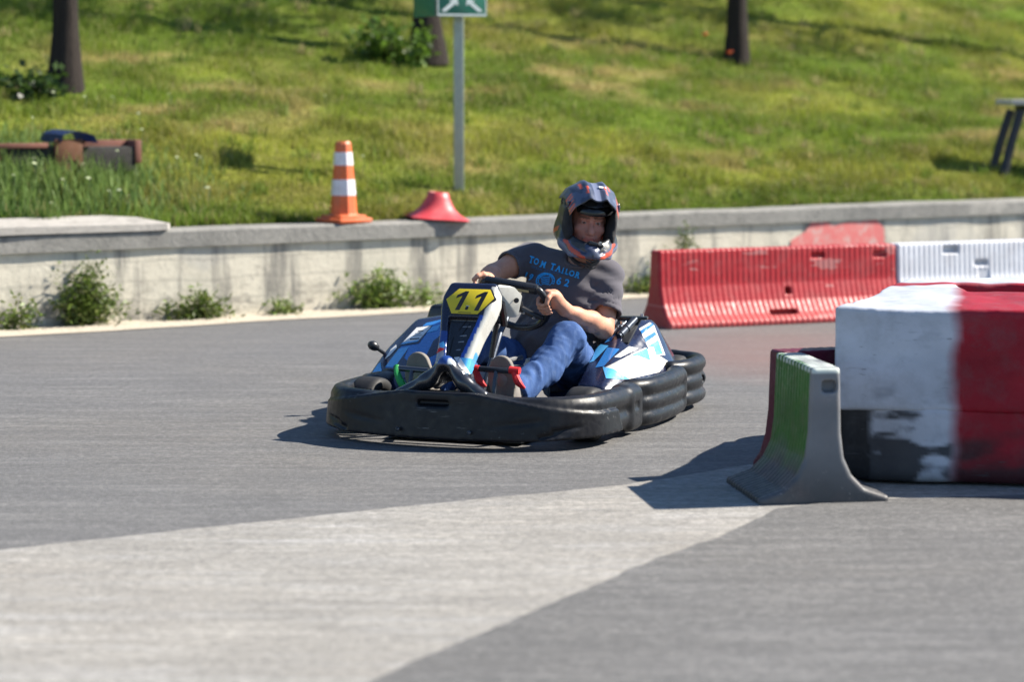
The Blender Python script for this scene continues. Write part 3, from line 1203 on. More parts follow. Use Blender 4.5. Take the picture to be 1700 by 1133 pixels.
g_ = [[bm.verts.new((x, y, .272 + .016 * math.sin(x * 21) + .02 * (y + .1) - (.05 if (i in (0, 11)) else 0))) for i, x in enumerate(gx)] for y in gy]
for a, b in zip(g_, g_[1:]):
    for k in range(11): bm.faces.new((a[k], a[k + 1], b[k + 1], b[k]))
bmesh.ops.solidify(bm, geom=bm.faces, thickness=.012)
fin('blue_sheet', bm, M_TARP, pb)
c2 = thing('small_tub', 'small blue and orange tub in the grass left of the rusty box', 'tub', (-3.47, 17.60, hz(-3.47, 17.60)), .2)
bm = B(); lathe(bm, [(0, .0), (.085, .0), (.10, .10), (.096, .10), (.08, .02)], seg=20)
fin('body', bm, simple('orange_plastic', (.45, .17, .05), .5), c2)
bm = B(); lathe(bm, [(.098, .095), (.108, .10), (.108, .118), (.10, .122), (0, .128)], seg=20)
fin('lid', bm, M_TARP, c2)


# ================================================================== barriers
def poly2d(px, py, pts):
    """signed distance (numpy arrays) to a polygon, negative inside"""
    d = np.full(np.broadcast(px, py).shape, 1e9, np.float32)
    s = np.ones_like(d)
    n = len(pts)
    for i in range(n):
        ax, ay = pts[i]; bx, by = pts[i - 1]
        ex, ey = bx - ax, by - ay
        wx, wy = px - ax, py - ay
        t_ = np.clip((wx * ex + wy * ey) / (ex * ex + ey * ey), 0, 1)
        d = np.minimum(d, (wx - ex * t_) ** 2 + (wy - ey * t_) ** 2)
        c1, c2_, c3 = py >= ay, py < by, ex * wy > ey * wx
        f = (c1 & c2_ & c3) | (~c1 & ~c2_ & ~c3)
        s = np.where(f, -s, s)
    return s * np.sqrt(d)


def jersey(name, label, loc, rotz, L, prof, mats, colf, cuts=(), h=.008, rib=.0017, per=.040, group=None, endcut=()):
    """hollow-moulded plastic barrier: profile [(half width, z)] pulled along x, ribbed faces"""
    root = thing(name, label, 'barrier', loc, rotz, group)
    mw = max(p[0] for p in prof); mz = max(p[1] for p in prof)
    F = Field((-.03, -mw - .03, -.02), (L + .03, mw + .03, mz + .03), h)
    pts = [(w_, z) for w_, z in prof] + [(-w_, z) for w_, z in prof[::-1]]
    X, Y, Z = F.grid()
    d2 = poly2d(Y[0], Z[0], pts)[None]
    rb = rib * np.clip(np.cos(2 * np.pi * X / per) * 1.8, -1, 1) * (np.abs(Y) > .02)
    d2 = d2 + rb + .008
    dx = np.maximum(-X, X - L) + .012
    q = np.sqrt(np.maximum(d2, 0) ** 2 + np.maximum(dx, 0) ** 2) + np.minimum(np.maximum(d2, dx), 0) - .012
    F.f[:] = q
    for c, hf in cuts: F.box(c, hf, .008, None, .006, 's')
    sdf_obj('shell', F, mats, root, None, colf, 1)
    return root


M_PLASTIC = simple('barrier_plastic', (0, 0, 0), .48, .22, 10, .12, 40, .3, attr=True, dirt=(.24, .17, .15, .22), scratch=(.40, .36, .34, .35))
PROF = [(.205, 0), (.205, .03), (.150, .075), (.100, .15), (.066, .26), (.052, .48)]


def redcol(V):
    n = fbm(V[:, 0] * 6, V[:, 2] * 9, 3, 4)
    c = np.array([.40, .020, .026]) * (.8 + .4 * n[:, None])
    sc = (fbm(V[:, 0] * 4 + 5, V[:, 2] * 22, 9, 4) > .72)[:, None]
    c = np.where(sc, np.array([.46, .15, .14]), c)
    low = np.clip(1 - V[:, 2:3] / .16, 0, 1) * .30
    return c * (1 - low) + np.array([.50, .15, .13]) * low


def whitecol(V):
    n = fbm(V[:, 0] * 5, V[:, 2] * 9, 13, 4)
    c = np.array([.66, .67, .71]) * (.8 + .3 * n[:, None])
    return np.clip(c, 0, .82)


BA = math.atan2(.53, 1.14)
bo = Vector((.985, 16.05, 0)) + Vector((-math.sin(BA), math.cos(BA), 0)) * .205
bd = Vector((math.cos(BA), math.sin(BA), 0))
fy = lambda z: -np.interp(z, [p[1] for p in PROF], [p[0] for p in PROF])
jersey('plastic_barrier', 'faded red ribbed plastic barrier standing in front of the wall', bo, BA, 1.765, PROF, [M_PLASTIC], redcol,
    cuts=[((1.17, -.07, .425), (.05, .03, .016)), ((.67, -.08, .365), (.13, .016, .007)), ((.93, -.085, .205), (.022, .05, .022)), ((.86, -.135, .070), (.10, .03, .016)), ((1.64, -.07, .42), (.05, .03, .02))],
    group='plastic barriers along the track')
jersey('plastic_barrier', 'white ribbed plastic barrier joined to the red one, with two dark slots', bo + bd * 1.78, BA, 1.75, PROF, [M_PLASTIC], whitecol,
    cuts=[((.42, -.06, .435), (.06, .035, .024)), ((.66, -.07, .34), (.05, .035, .018)), ((.68, -.08, .25), (.045, .016, .05))],
    group='plastic barriers along the track')

GP = [(.24, 0), (.24, .022), (.150, .052), (.098, .105), (.068, .17), (.056, .26), (.049, .50)]


def greencol(V):
    n = fbm(V[:, 0] * 7 + V[:, 1] * 5, V[:, 2] * 7, 23, 4)[:, None]
    g = np.array([.030, .135, .018]) * (.7 + .6 * n)
    gr = np.array([.185, .19, .20]) * (.55 + .8 * n)
    gr = gr * (1 - .55 * np.clip((.22 - V[:, 2:3] + .3 * (n - .5)) / .16, 0, 1))
    f = np.clip((V[:, 0:1] - .02) / .02, 0, 1)                     # near end face is bare grey
    f = f * (V[:, 1:2] > .03)
    low = np.clip((.20 - V[:, 2:3] + .16 * (n - .5)) / .12, 0, 1)
    g = g * (1 - low) + gr * .62 * low
    c = gr * (1 - f) + g * f
    st = (np.cos(2 * np.pi * V[:, 0:1] / .047) > .2) & (V[:, 2:3] > .485)
    return np.where(st, np.array([.55, .60, .55]), c)


jersey('plastic_barrier', 'grey and green plastic barrier end standing beside the painted tyre wall', (1.142, 9.30, 0), R(98), .55, GP, [M_PLASTIC], greencol,
    cuts=[((.0, -.012, .435), (.035, .026, .022))], group='plastic barriers along the track')
jersey('plastic_barrier', 'red plastic barrier stub, coloured dark as in shade, between the green barrier and the tyre wall', (1.03, 10.02, 0), R(20), .34, [(.20, 0), (.20, .03), (.14, .075), (.09, .16), (.066, .26), (.052, .490)], [M_PLASTIC],
    lambda V: np.array([.11, .010, .03]) * (.7 + .6 * fbm(V[:, 0] * 8, V[:, 2] * 8, 33, 3)[:, None]), rib=.001, group='plastic barriers along the track')  # red plastic with the shade of its face put into the colour

# ------------------------------------------------------------------ tyre wall under painted belts
M_BELT = simple('painted_belt', (0, 0, 0), .55, .16, 9, .5, 30, .22, attr=True, dirt=(.10, .10, .105, .30), scratch=(.06, .06, .065, .5))
tw = thing('tyre_wall', 'tyre wall wrapped in belts painted white at its end and red along the rest', 'tyre barrier', (1.235, 9.78, 0), 0)


def tier(name, z0, z1, outer, inner, rad, seed, lo_black):
    F = Field((-.10, -.55, z0 - .03), (2.35, 1.85, z1 + .06), .0125)
    X, Y, Z = F.grid()
    x2, y2 = X[:, :, 0], Y[:, :, 0]
    d = poly2d(x2 + 0 * y2, y2 + 0 * x2, outer) + .05
    d = np.where(d > 0, d, d)
    dh = poly2d(x2 + 0 * y2, y2 + 0 * x2, inner)
    d = np.maximum(d, -dh + .03)
    xx, yy = x2 + 0 * y2, y2 + 0 * x2
    d = d + .018 * (fbm(xx * 3.2 + 2, yy * 3.2, seed, 3) - .5) + .006 * np.sin(xx * 17 + yy * 5)
    d = d[:, :, None] + (.012 if not lo_black else .006) *  (fbm((xx * 5)[:, :, None] + 0 * Z, Z * 6 + (yy * 3)[:, :, None], seed + 3, 3) - .5)
    top = z1 + .030 * (fbm(xx * 5 + 7, yy * 2.2, seed + 5, 3) - .5)[:, :, None]
    dz = np.maximum(z0 - Z, Z - top) + rad
    d = d - .05 + rad
    F.f[:] = np.sqrt(np.maximum(d, 0) ** 2 + np.maximum(dz, 0) ** 2) + np.minimum(np.maximum(d, dz), 0) - rad

    def colf(V):
        x, y, z = V[:, 0], V[:, 1], V[:, 2]
        n1 = fbm(x * 5, z * 9 + y * 4, seed + 11, 4)
        n2 = fbm(x * 6.0, z * 17 + y * 6, seed + 17, 4)
        wh = np.array([.46, .49, .55]) * (.78 + .4 * n1)[:, None]
        rd = np.array([.28, .009, .022]) * (.7 + .6 * n1)[:, None]
        bk = np.array([.018, .019, .022])
        edge = .445 + .20 * np.clip(y, 0, 1.0) + .05 * (n1 - .5)
        k = np.clip((x - edge) / .055 + .5, 0, 1)
        k = np.where((y > 1.0), np.clip(1 - (y - 1.13) / .05, 0, 1) * np.clip((y - 1.0) / .04, 0, 1), k)      # back row is white with a red lip
        c = wh * (1 - k[:, None]) + rd * k[:, None]
        if lo_black:
            b = np.clip((.165 + .06 * (n1 - .5) - x) / .03, 0, 1)
            g = np.clip((n2 - .53 + .42 * np.clip((.22 - z) / .17, 0, 1) - .34 * np.exp(-((x - .37) / .07) ** 2)) * 7, 0, .92)
            rg = np.clip(.35 + (.17 - z) / .14 + (n2 - .5) * 1.5, 0, .86) * k
            b = np.maximum(np.maximum(b, g * (1 - k)), rg)
            c = c * (1 - b[:, None]) + bk * b[:, None]
        else:
            g = np.clip((n2 - .70) * 4 + .85 * np.clip((.37 - z) / .09, 0, 1) * (n1 > .42), 0, .6) * (z < .62) * (1 - k)
            c = c * (1 - .8 * g[:, None]) + np.array([.10, .12, .14]) * .8 * g[:, None]
        return c
    return sdf_obj(name, F, [M_BELT], tw, None, colf, 1)


OUT = [(0, 0), (2.3, -.40), (2.3, 1.75), (.47, 1.36)]
HOLE = [(.62, .72), (2.4, .50), (2.4, 1.02), (.62, 1.16)]
tier('upper_tier', .287, .685, OUT, HOLE, .010, 3, False)
tier('lower_tier', .012, .33, [(.012, .008), (2.3, -.392), (2.3, 1.74), (.478, 1.352)], HOLE, .045, 8, True)
M_TYRE = simple('tyre_rubber', (.022, .021, .020), .75, .3, 20, .3, 50, dirt=(.16, .11, .07, .5))
for i, (x, y) in enumerate([(.33, .30), (.92, .16), (1.5, .03), (.62, 1.30), (1.25, 1.32)]):
    bm = B()
    for z in (.015, .20, .39):
        lathe(bm, [(.15, z + .02), (.15, z), (.22, z - .005), (.265, z + .03), (.27, z + .09), (.265, z + .15), (.22, z + .175), (.15, z + .17), (.15, z + .15)], (x, y, .005), None, 28)
    fin('tyre_stack', bm, M_TYRE, tw, 40)
# ================================================================== go-kart (x: its left, -y: forward)
M_BLK = simple('scuffed_black_plastic', (.0075, .0085, .0115), .40, .3, 14, .10, 34, .26, dirt=(.030, .031, .034, .45), scratch=(.13, .13, .13, .6))
M_BLK2 = simple('black_plastic', (.016, .017, .020), .32, .3, 14, .06, 60)
M_STEELTUBE = simple('dark_steel_tube', (.055, .065, .085), .35, .2, 30, metal=.6)
M_CHROME = simple('bright_metal', (.55, .55, .54), .28, .15, 30, metal=.9)
M_ALU = simple('dull_aluminium', (.30, .31, .32), .38, .25, 16, .1, metal=.7)
M_BLUE = simple('blue_vinyl', (.028, .165, .45), .25, .12, 9, coat=.5)
M_SKYB = simple('light_blue_vinyl', (.085, .36, .66), .25, .15, 9, coat=.5)
M_NAVY = simple('navy_vinyl', (.010, .014, .040), .28, .2, 9, coat=.5)
M_WHT = simple('white_vinyl', (.66, .66, .64), .3, .1, 9, coat=.4, dirt=(.42, .40, .36, .3))
M_CREAM = simple('scuffed_white_vinyl', (.52, .51, .46), .38, .2, 22, dirt=(.22, .21, .19, .6))
M_INK = simple('black_ink', (.012, .012, .014), .5, .1)
M_YEL = simple('yellow_plate', (.60, .46, .012), .4, .12, 10, dirt=(.30, .24, .03, .4))
M_REDV = simple('red_cloth', (.60, .015, .02), .7, .25, 14)
M_GRNV = simple('green_cloth', (.01, .28, .06), .6, .25, 14)
M_GRAPH = simple('printed_shell', (0, 0, 0), .27, .12, 14, attr=True, coat=.5)

KO = (0.053, 11.70, -.035)
KS = 1.024
KR = R(-22)
kart = thing('go_kart', 'black and blue racing kart with yellow number plate 11 cornering on the track', 'go-kart', KO, KR)
kart.scale = (KS, KS, KS)


def path2d(pts, n=6):
    return np.array([(p.x, p.y) for p in smooth_path([(x, y, 0) for x, y in pts], n)], np.float32)


def dpath(x2, y2, P):
    """distance of grid points to a plan polyline"""
    d = np.full(np.broadcast(x2, y2).shape, 9.0, np.float32)
    for a, b in zip(P, P[1:]):
        e = b - a
        t_ = np.clip(((x2 - a[0]) * e[0] + (y2 - a[1]) * e[1]) / (e @ e + 1e-9), 0, 1)
        d = np.minimum(d, (x2 - a[0] - t_ * e[0]) ** 2 + (y2 - a[1] - t_ * e[1]) ** 2)
    return np.sqrt(d)


def usm(a, b, k):
    return np.minimum(a, b) - np.maximum(k - np.abs(a - b), 0) ** 2 / (4 * k)


# ---- front bumper
half = [(.562, -.225), (.588, -.38), (.586, -.55), (.555, -.715), (.44, -.842), (.22, -.912), (0, -.932)]
FB = path2d(half[:-1] + [(0, -.932)] + [(-x, y) for x, y in half[-2::-1]])
F = Field((-.78, -1.04, .02), (.78, -.16, .31), .0072)
X, Y, Z = F.grid()
x2, y2 = X[:, :, 0] + 0 * Y[:, :, 0], Y[:, :, 0] + 0 * X[:, :, 0]
dp = dpath(x2, y2, FB)[:, :, None]
ax = np.abs(X)
tube_u = np.sqrt((dp * 1.0) ** 2 + ((Z - .202) * 1.0) ** 2) - .048
tube_l = np.sqrt(dp ** 2 + ((Z - .115) * 1.0) ** 2) - .044
web = np.maximum(dp - .024, np.abs(Z - .160) - .08)
f = usm(usm(tube_u, tube_l, .02), web, .02)
# end blocks
f = usm(f, np.sqrt(np.maximum(np.abs(ax - .588) - .020, 0) ** 2 + np.maximum(np.abs(Y + .29) - .05, 0) ** 2 + np.maximum(np.abs(Z - .15) - .06, 0) ** 2) - .035, .03)
F.f[:] = f
# smooth front panel, its top edge falling towards the ends
ztop = .268 - .085 * np.clip((ax - .16) / .46, 0, 1) ** 1.1
zbot = .070 + .012 * np.clip((ax - .35) / .3, 0, 1)
sgn = np.clip((-Y - .55) * 50, -1, 1)
pan = np.abs(dp - .034) - .024
lean = (Z - .15) * .10
inside = (np.abs(x2) / .590) ** 3 + (np.abs(np.minimum(y2 + .45, 0)) / .482) ** 3            # >1 is outside of the path
out = np.where(inside > 1, dp[:, :, 0], -dp[:, :, 0])[:, :, None]
pan = np.abs(out - .044 + lean) - .020
bx = np.maximum(np.maximum(pan, Y + .50 + .35 * (Z - .06)), np.maximum(Z - ztop, zbot - Z))
F.f[:] = usm(F.f, bx + .002, .004)
top = np.maximum(np.abs(out + .012) - .06, np.maximum(np.abs(Z - (ztop - .016)) - .012, Y + .62))
F.f[:] = usm(F.f, top, .012)
for s in (1, -1):
    F.cap((s * .50, -.905, .165), (s * .24, -.985, .135), .010, .006, .012, 's')
    F.cap((s * .57, -.84, .115), (s * .44, -.915, .092), .011, .008, .010, 's')
    F.cap((s * .60, -.79, .135), (s * .48, -.885, .116), .006, .005, .010, 's')
    F.box((s * .655, -.30, .165), (.02, .028, .016), .006, None, .008, 's')
    F.cap((s * .67, -.46, .150), (s * .66, -.36, .155), .013, .010, .012, 's')
F.box((-.01, -.985, .222), (.07, .03, .012), .008, None, .010, 's')
sdf_obj('front_bumper', F, M_BLK, kart)


def rail_bumper(name, pts, zs, r, posts, cuts=(), M=None):
    P = path2d(pts)
    lo = (P[:, 0].min() - .08, P[:, 1].min() - .08, .015)
    hi = (P[:, 0].max() + .08, P[:, 1].max() + .08, max(zs) + r + .03)
    F = Field(lo, hi, .0072)
    X, Y, Z = F.grid()
    x2, y2 = X[:, :, 0] + 0 * Y[:, :, 0], Y[:, :, 0] + 0 * X[:, :, 0]
    dp = dpath(x2, y2, P)[:, :, None]
    f = np.maximum(dp - .014, np.abs(Z - (zs[0] + zs[-1]) / 2) - (zs[0] - zs[-1]) / 2)
    for z in zs: f = usm(f, np.sqrt(dp ** 2 + (Z - z) ** 2) - r, .014)
    F.f[:] = f
    for x, y, w_ in posts:
        F.cap((x, y, zs[0] - .01), (x, y, zs[-1] + .012), w_, w_ * .92, .022)
    for c, h_ in cuts: F.box(c, h_, .006, None, .008, 's')
    return sdf_obj(name, F, M_BLK, kart)


SB = [(.560, -.19), (.605, -.12), (.622, .0), (.622, .18), (.608, .32), (.585, .40)]
rail_bumper('side_bumper', SB, (.222, .154, .090), .039, [(.592, .372, .050), (.575, -.165, .040)])
rail_bumper('side_bumper', [(-x, y) for x, y in SB], (.222, .154, .090), .039, [(-.592, .372, .050), (-.575, -.165, .040)])
hr = [(.545, .43), (.582, .50), (.592, .62), (.572, .76), (.50, .865), (.30, .92), (0, .93)]
rail_bumper('rear_bumper', hr + [(-x, y) for x, y in hr[-2::-1]], (.242, .170, .098), .036, [(.40, .905, .04), (-.40, .905, .04), (0, .93, .04)],
    [((.622, .70, .172), (.03, .028, .015))])

for x, y, z in ((-.55, -.795, .12), (.52, -.835, .13), (-.16, -1.004, .11), (.16, -1.004, .11)):
    bm = B(); lathe(bm, [(0, -.004), (.009, -.004), (.009, .004), (.006, .006), (.004, .003), (0, .003)], (x * 1.0, y, z), Matrix.Rotation(R(90), 3, 'X'), 12)
    fin('bolt', bm, M_STEELTUBE, kart)
# ---- floor and frame
bm = B()
box(bm, (0, -.28, .052), (.62, 1.05, .008))
fin('floor_tray', bm, M_BLK2, kart)
bm = B()
for s in (1, -1):
    tube(bm, [(s * .28, .80, .10), (s * .34, .3, .075), (s * .36, -.25, .075), (s * .28, -.62, .075), (s * .20, -.84, .10)], .016, 10, smooth=5)
    tube(bm, [(s * .36, -.2, .08), (s * .56, -.14, .12)], .013, 8)
    tube(bm, [(s * .34, .3, .08), (s * .56, .26, .12)], .013, 8)
    tube(bm, [(s * .24, -.75, .09), (s * .42, -.85, .11)], .013, 8)
    tube(bm, [(s * .30, -.56, .09), (s * .46, -.55, .13)], .018, 8)
tube(bm, [(-.52, .62, .14), (.52, .62, .14)], .018, 10)
tube(bm, [(-.30, .5, .09), (.30, .5, .09)], .016, 8)
tube(bm, [(-.20, -.84, .10), (.20, -.84, .10)], .014, 8)
fin('frame', bm, M_STEELTUBE, kart)

# ---- wheels
M_TYR = simple('kart_tyre', (.016, .016, .017), .65, .25, 16, .2, 60, .3, dirt=(.05, .048, .045, .5))


def wheel(x, y, r, wd, tilt=0.0):
    M = Matrix.Translation((x, y, r + .0343)) @ Matrix.Rotation(tilt, 4, 'Z') @ Matrix.Rotation(R(90), 4, 'Y')
    q = M.to_quaternion().to_matrix()
    h = wd / 2
    bm = B()
    lathe(bm, [(r * .52, -h * .80), (r * .62, -h), (r * .86, -h * .99), (r * .97, -h * .82), (r, -h * .5), (r, h * .5), (r * .97, h * .82), (r * .86, h * .99), (r * .62, h), (r * .52, h * .80), (r * .50, 0), (r * .52, -h * .80)], M.translation, q, 40)
    ty = fin('tyre', bm, M_TYR, kart, 50)
    ty.name = 'wheel'
    bm = B()
    lathe(bm, [(r * .53, -h * .86), (r * .54, -h * .7), (r * .46, -h * .55), (r * .2, -h * .5), (r * .2, h * .5), (r * .46, h * .55), (r * .54, h * .7), (r * .53, h * .86), (r * .49, h * .7), (r * .40, h * .62), (0, h * .6)], M.translation, q, 28)
    fin('rim', bm, M_ALU, ty, 40)


wheel(.495, -.545, .115, .125, R(-8))
wheel(-.495, -.545, .115, .125, R(-8))
wheel(.462, .62, .126, .185)
wheel(-.462, .62, .126, .185)

# ---- side pod with number label and engine box (kart's right)
bm = B()
hull(bm, [(-.690, -.16, .11), (-.47, -.34, .11), (-.38, -.32, .11), (-.688, -.155, .232), (-.476, -.315, .205), (-.385, -.28, .205),
    (-.674, .0, .330), (-.618, .20, .448), (-.40, .27, .482), (-.37, .06, .34), (-.66, .56, .11), (-.36, .56, .11), (-.60, .5, .45), (-.38, .5, .47)], .014)
pod = fin('side_pod', bm, M_NAVY, kart, 40)
SR, SU = (.927, .375, 0), (-.050, .124, .991)


def S(u, v): return ((u - 869) / 375, (713 - v) / 375)


def decals(objs, items, parent, name='graphics', off=None):
    D = Decal(objs, (0, 0, 0), SR, SU, off)
    bm = B()
    ms = []
    for m, pts, e in items:
        if m not in ms: ms.append(m)
        D.poly(bm, [S(*p) for p in pts], ms.index(m), eps=e)
    return fin(name, bm, ms, parent, 60), D


dk, D = decals([pod], [
    (M_BLUE, [(636, 613), (664, 570), (702, 533), (741, 524), (744, 590), (700, 640), (668, 625)], .0012),
    (M_SKYB, [(636, 611), (657, 580), (676, 575), (653, 612)], .0018),
    (M_NAVY, [(653, 613), (674, 578), (668, 596), (682, 609), (700, 628), (668, 632)], .0022),
    (M_WHT, [(634, 598), (643, 581), (652, 572), (654, 578), (642, 592)], .0022),
    (M_NAVY, [(656, 576), (686, 541), (714, 537), (691, 571)], .0024),
    (M_NAVY, [(702, 600), (716, 566), (741, 545), (744, 560), (722, 590)], .0020),
    (M_WHT, [(660, 573), (686, 542), (712, 539), (689, 568)], .0032),
    (M_SKYB, [(660, 573), (664, 569), (691, 565), (689, 568)], .0040),
    (M_SKYB, [(703, 552), (712, 541), (727, 537), (722, 547)], .0026),
    (M_SKYB, [(614, 621), (622, 607), (627, 603), (631, 620), (629, 626)], .0020),
], pod, 'pod_graphics')
# the little printed lines of the label
bm = B()
for x0, x1, y, s in ((689, 698, 548.5, 1.6), (684, 694, 553, .8), (681, 697, 557, .8), (676, 692, 562.5, 1.8)):
    D.poly(bm, [S(x0, y), S(x1, y - 1), S(x1 - .5, y + s - 1), S(x0 - .5, y + s)], 0, eps=.0048)
fin('label_print', bm, M_INK, pod, None)
bm = B()
hull(bm, [(-.725, .46, .20), (-.49, .46, .20), (-.715, .47, .425), (-.49, .47, .45), (-.72, .78, .2), (-.49, .78, .2), (-.70, .78, .43), (-.49, .78, .45)], .02)
eb = fin('engine_box', bm, M_BLK2, kart, 40)
bm = B()
hull(bm, [(-.700, .48, .40), (-.50, .48, .40), (-.675, .49, .492), (-.51, .49, .497), (-.69, .74, .4), (-.5, .74, .4), (-.67, .72, .49), (-.51, .72, .495)], .022)
fin('box_lid', bm, M_BLK2, eb, 40)
bm = B()
lathe(bm, [(.03, 0), (.034, .008), (.03, .016), (.012, .019), (.008, .034), (0, .035)], (-.60, .56, .497), None, 20)
fin('filler_cap', bm, M_BLK2, eb)
bm = B()
tube(bm, [(-.505, .40, .40), (-.505, .44, .51)], .017, 12)
fin('silencer', bm, M_CHROME, eb)
# lever with ball knob
bm = B()
tube(bm, [(-.655, -.01, .295), (-.706, -.06, .343)], [.010, .008], 8)
lv = fin('lever', bm, M_BLK2, kart)
bm = B(); tube(bm, [(-.694, -.048, .332), (-.702, -.056, .340), (-.716, -.070, .352), (-.724, -.078, .360)], [.012, .020, .021, .010], 12, smooth=2)
fin('knob', bm, M_BLK2, lv)

# ---- pod on the kart's left, over the engine
bm = B()
hull(bm, [(.290, -.10, .215), (.425, -.135, .215), (.28, -.08, .10), (.45, -.13, .10), (.56, .48, .12), (.30, .62, .12), (.465, -.06, .195), (.545, .40, .235),
    (.44, .26, .340), (.262, .22, .350), (.325, .42, .458), (.432, .53, .455), (.548, .50, .245), (.53, .62, .24), (.32, .62, .42)], .012)
pod2 = fin('side_pod', bm, M_NAVY, kart, 40)
decals([pod2], [
    (M_CREAM, [(1000, 616), (1075, 578), (1115, 600), (1098, 620), (1040, 634), (1005, 633)], .0012),
    (M_SKYB, [(1000, 613), (1017, 617), (1045, 634), (1004, 633)], .0020),
    (M_SKYB, [(1042, 596), (1078, 579), (1083, 600), (1060, 592)], .0020),
    (M_SKYB, [(966, 610), (999, 573), (1012, 576), (986, 603)], .0016),
    (M_BLUE, [(1010, 579), (1030, 582), (1002, 612), (988, 614)], .0016),
    (M_WHT, [(1020, 596), (1046, 577), (1062, 580), (1030, 597)], .0016),
    (M_WHT, [(1066, 545), (1086, 533), (1093, 538), (1111, 590), (1085, 590)], .0012),
    (M_BLUE, [(1068, 549), (1090, 534), (1092, 538), (1070, 555)], .0020),
    (M_BLUE, [(1073, 562), (1094, 549), (1096, 555), (1076, 569)], .0020),
    (M_SKYB, [(1079, 576), (1099, 564), (1106, 588), (1094, 590), (1090, 576)], .0020),
    (M_BLUE, [(1006, 571), (1031, 537), (1038, 534), (1018, 566)], .0016),
], pod2, 'pod_graphics')
bm = B()
box(bm, (.352, .345, .418), (.11, .21, .012), Matrix.Rotation(R(28), 3, 'X'), .004)
ip = fin('intake_panel', bm, M_INK, pod2)
for a, b, r_ in (((.300, .285, .393), (.338, .405, .462), .016), ((.352, .275, .398), (.388, .395, .466), .018), ((.322, .30, .405), (.352, .39, .462), .009)):
    bm = B()
    A_, B_ = Vector(a), Vector(b)
    tube(bm, [A_, A_.lerp(B_, .08), A_.lerp(B_, .10), A_.lerp(B_, .42), A_.lerp(B_, .44), A_.lerp(B_, .52), A_.lerp(B_, .54), B_], [r_ * .8, r_ * .8, r_, r_, r_ * 1.2, r_ * 1.2, r_, r_ * .95], 14)
    fin('intake_tube', bm, M_STEELTUBE, pod2, 40)
bm = B(); box(bm, (.375, .41, .470), (.13, .05, .016), Matrix.Rotation(R(12), 3, 'Z'), .005)
box(bm, (.300, .435, .466), (.02, .03, .02), None, .004)
fin('grab_frame', bm, M_BLK2, pod2)
for p in ((.335, .36, .452), (.372, .335, .440), (.41, .425, .483)):
    bm = B(); lathe(bm, [(0, -.006), (.008, -.006), (.008, .006), (0, .007)], p, None, 10)
    fin('clamp', bm, M_CHROME, pod2)
bm = B(); tube(bm, [(.40, -.145, .19), (.44, -.155, .192)], .013, 8)
fin('latch', bm, M_CHROME, pod2)

# ---- nose panel with the number plate
NB, NTp = np.array([0, -.865, .285]), np.array([0, -.552, .682])
na = (NTp - NB) / np.linalg.norm(NTp - NB)
nf = np.array([0, -na[2], na[1]])
NL = float(np.linalg.norm(NTp - NB))
F = Field((-.24, -1.0, .19), (.24, -.40, .76), .006)
X, Y, Z = F.grid()
tt_ = ((Y - NB[1]) * na[1] + (Z - NB[2]) * na[2])
dd = ((Y - NB[1]) * nf[1] + (Z - NB[2]) * nf[2])
un = tt_ / NL
hw = np.interp(un, [-.1, .0, .25, .5, .72, .85, 1.0], [.085, .078, .078, .092, .116, .122, .108]).astype(np.float32)
hd = np.interp(un, [0, .4, .8, 1], [.034, .042, .050, .040]).astype(np.float32)
ctr = -.02
qx, qd, qt = np.abs(X) - hw + .016, np.abs(dd - ctr) - hd + .016, np.abs(tt_ - NL / 2) - NL / 2 + .016
f = np.sqrt(np.maximum(qx, 0) ** 2 + np.maximum(qd, 0) ** 2 + np.maximum(qt, 0) ** 2) + np.minimum(np.maximum(qx, np.maximum(qd, qt)), 0) - .016
F.f[:] = f
rw = np.interp(un, [.1, .3, .55, .68], [.016, .036, .060, .070]).astype(np.float32)
rec = np.maximum(np.maximum(np.abs(X) - rw, np.maximum(tt_ - .64 * NL, .13 * NL - tt_)), .0 - dd)
F.f[:] = np.maximum(F.f, -rec)
# arched foot
for s, e in ((-1, (-.205, -.885, .235)), (1, (.165, -.875, .245))):
    F.chain([(0, -.868, .372), (s * .085, -.880, .30), e], [.030, .028, .030], .03)
F.cap((0, -.93, .22), (0, -.90, .335), .075, .026, .02, 's')
F.cap((0, -.84, .22), (0, -.84, .32), .06, .03, .02, 's')


def nosecol(V):
    t_ = ((V[:, 1] - NB[1]) * na[1] + (V[:, 2] - NB[2]) * na[2]) / NL
    d_ = (V[:, 1] - NB[1]) * nf[1] + (V[:, 2] - NB[2]) * nf[2]
    x = V[:, 0]
    nvy, cre, blu, cy, ink = (np.array(c) for c in ((.008, .010, .030), (.52, .51, .46), (.014, .05, .22), (.09, .34, .62), (.010, .010, .013)))
    c = np.where((t_ > .50)[:, None], nvy, blu)
    hwv = np.interp(t_, [-.1, .0, .25, .5, .72, .85, 1.0], [.085, .078, .078, .092, .116, .122, .108])
    rwv = np.interp(t_, [.1, .3, .55, .68], [.016, .036, .060, .070])
    right = (x > rwv + .022) & (t_ < .95)
    c = np.where(right[:, None], cre, c)
    c = np.where(((x > rwv + .002) & (x < rwv + .022) & (t_ > .25) & (t_ < .66))[:, None], np.array([.012, .06, .34]), c)
    c = np.where(((x > .02) & (t_ < .16) & (t_ > .02))[:, None], np.array([.40, .46, .50]), c)
    c = np.where(((x > hwv - .012) & (d_ < -.01) & (t_ < .35))[:, None], cy, c)
    left = (x < -rwv - .01) & (t_ < .36)
    c = np.where(left[:, None], np.array([.30, .32, .36]), c)
    c = np.where(((d_ < .012) & (np.abs(x) < rwv + .003) & (t_ > .14) & (t_ < .65))[:, None], ink, c)
    foot = (V[:, 2] < .375) & (t_ < .17)
    c = np.where(foot[:, None], np.array([.018, .020, .026]), c)
    return c


nose = sdf_obj('nose_panel', F, M_GRAPH, kart, None, nosecol)
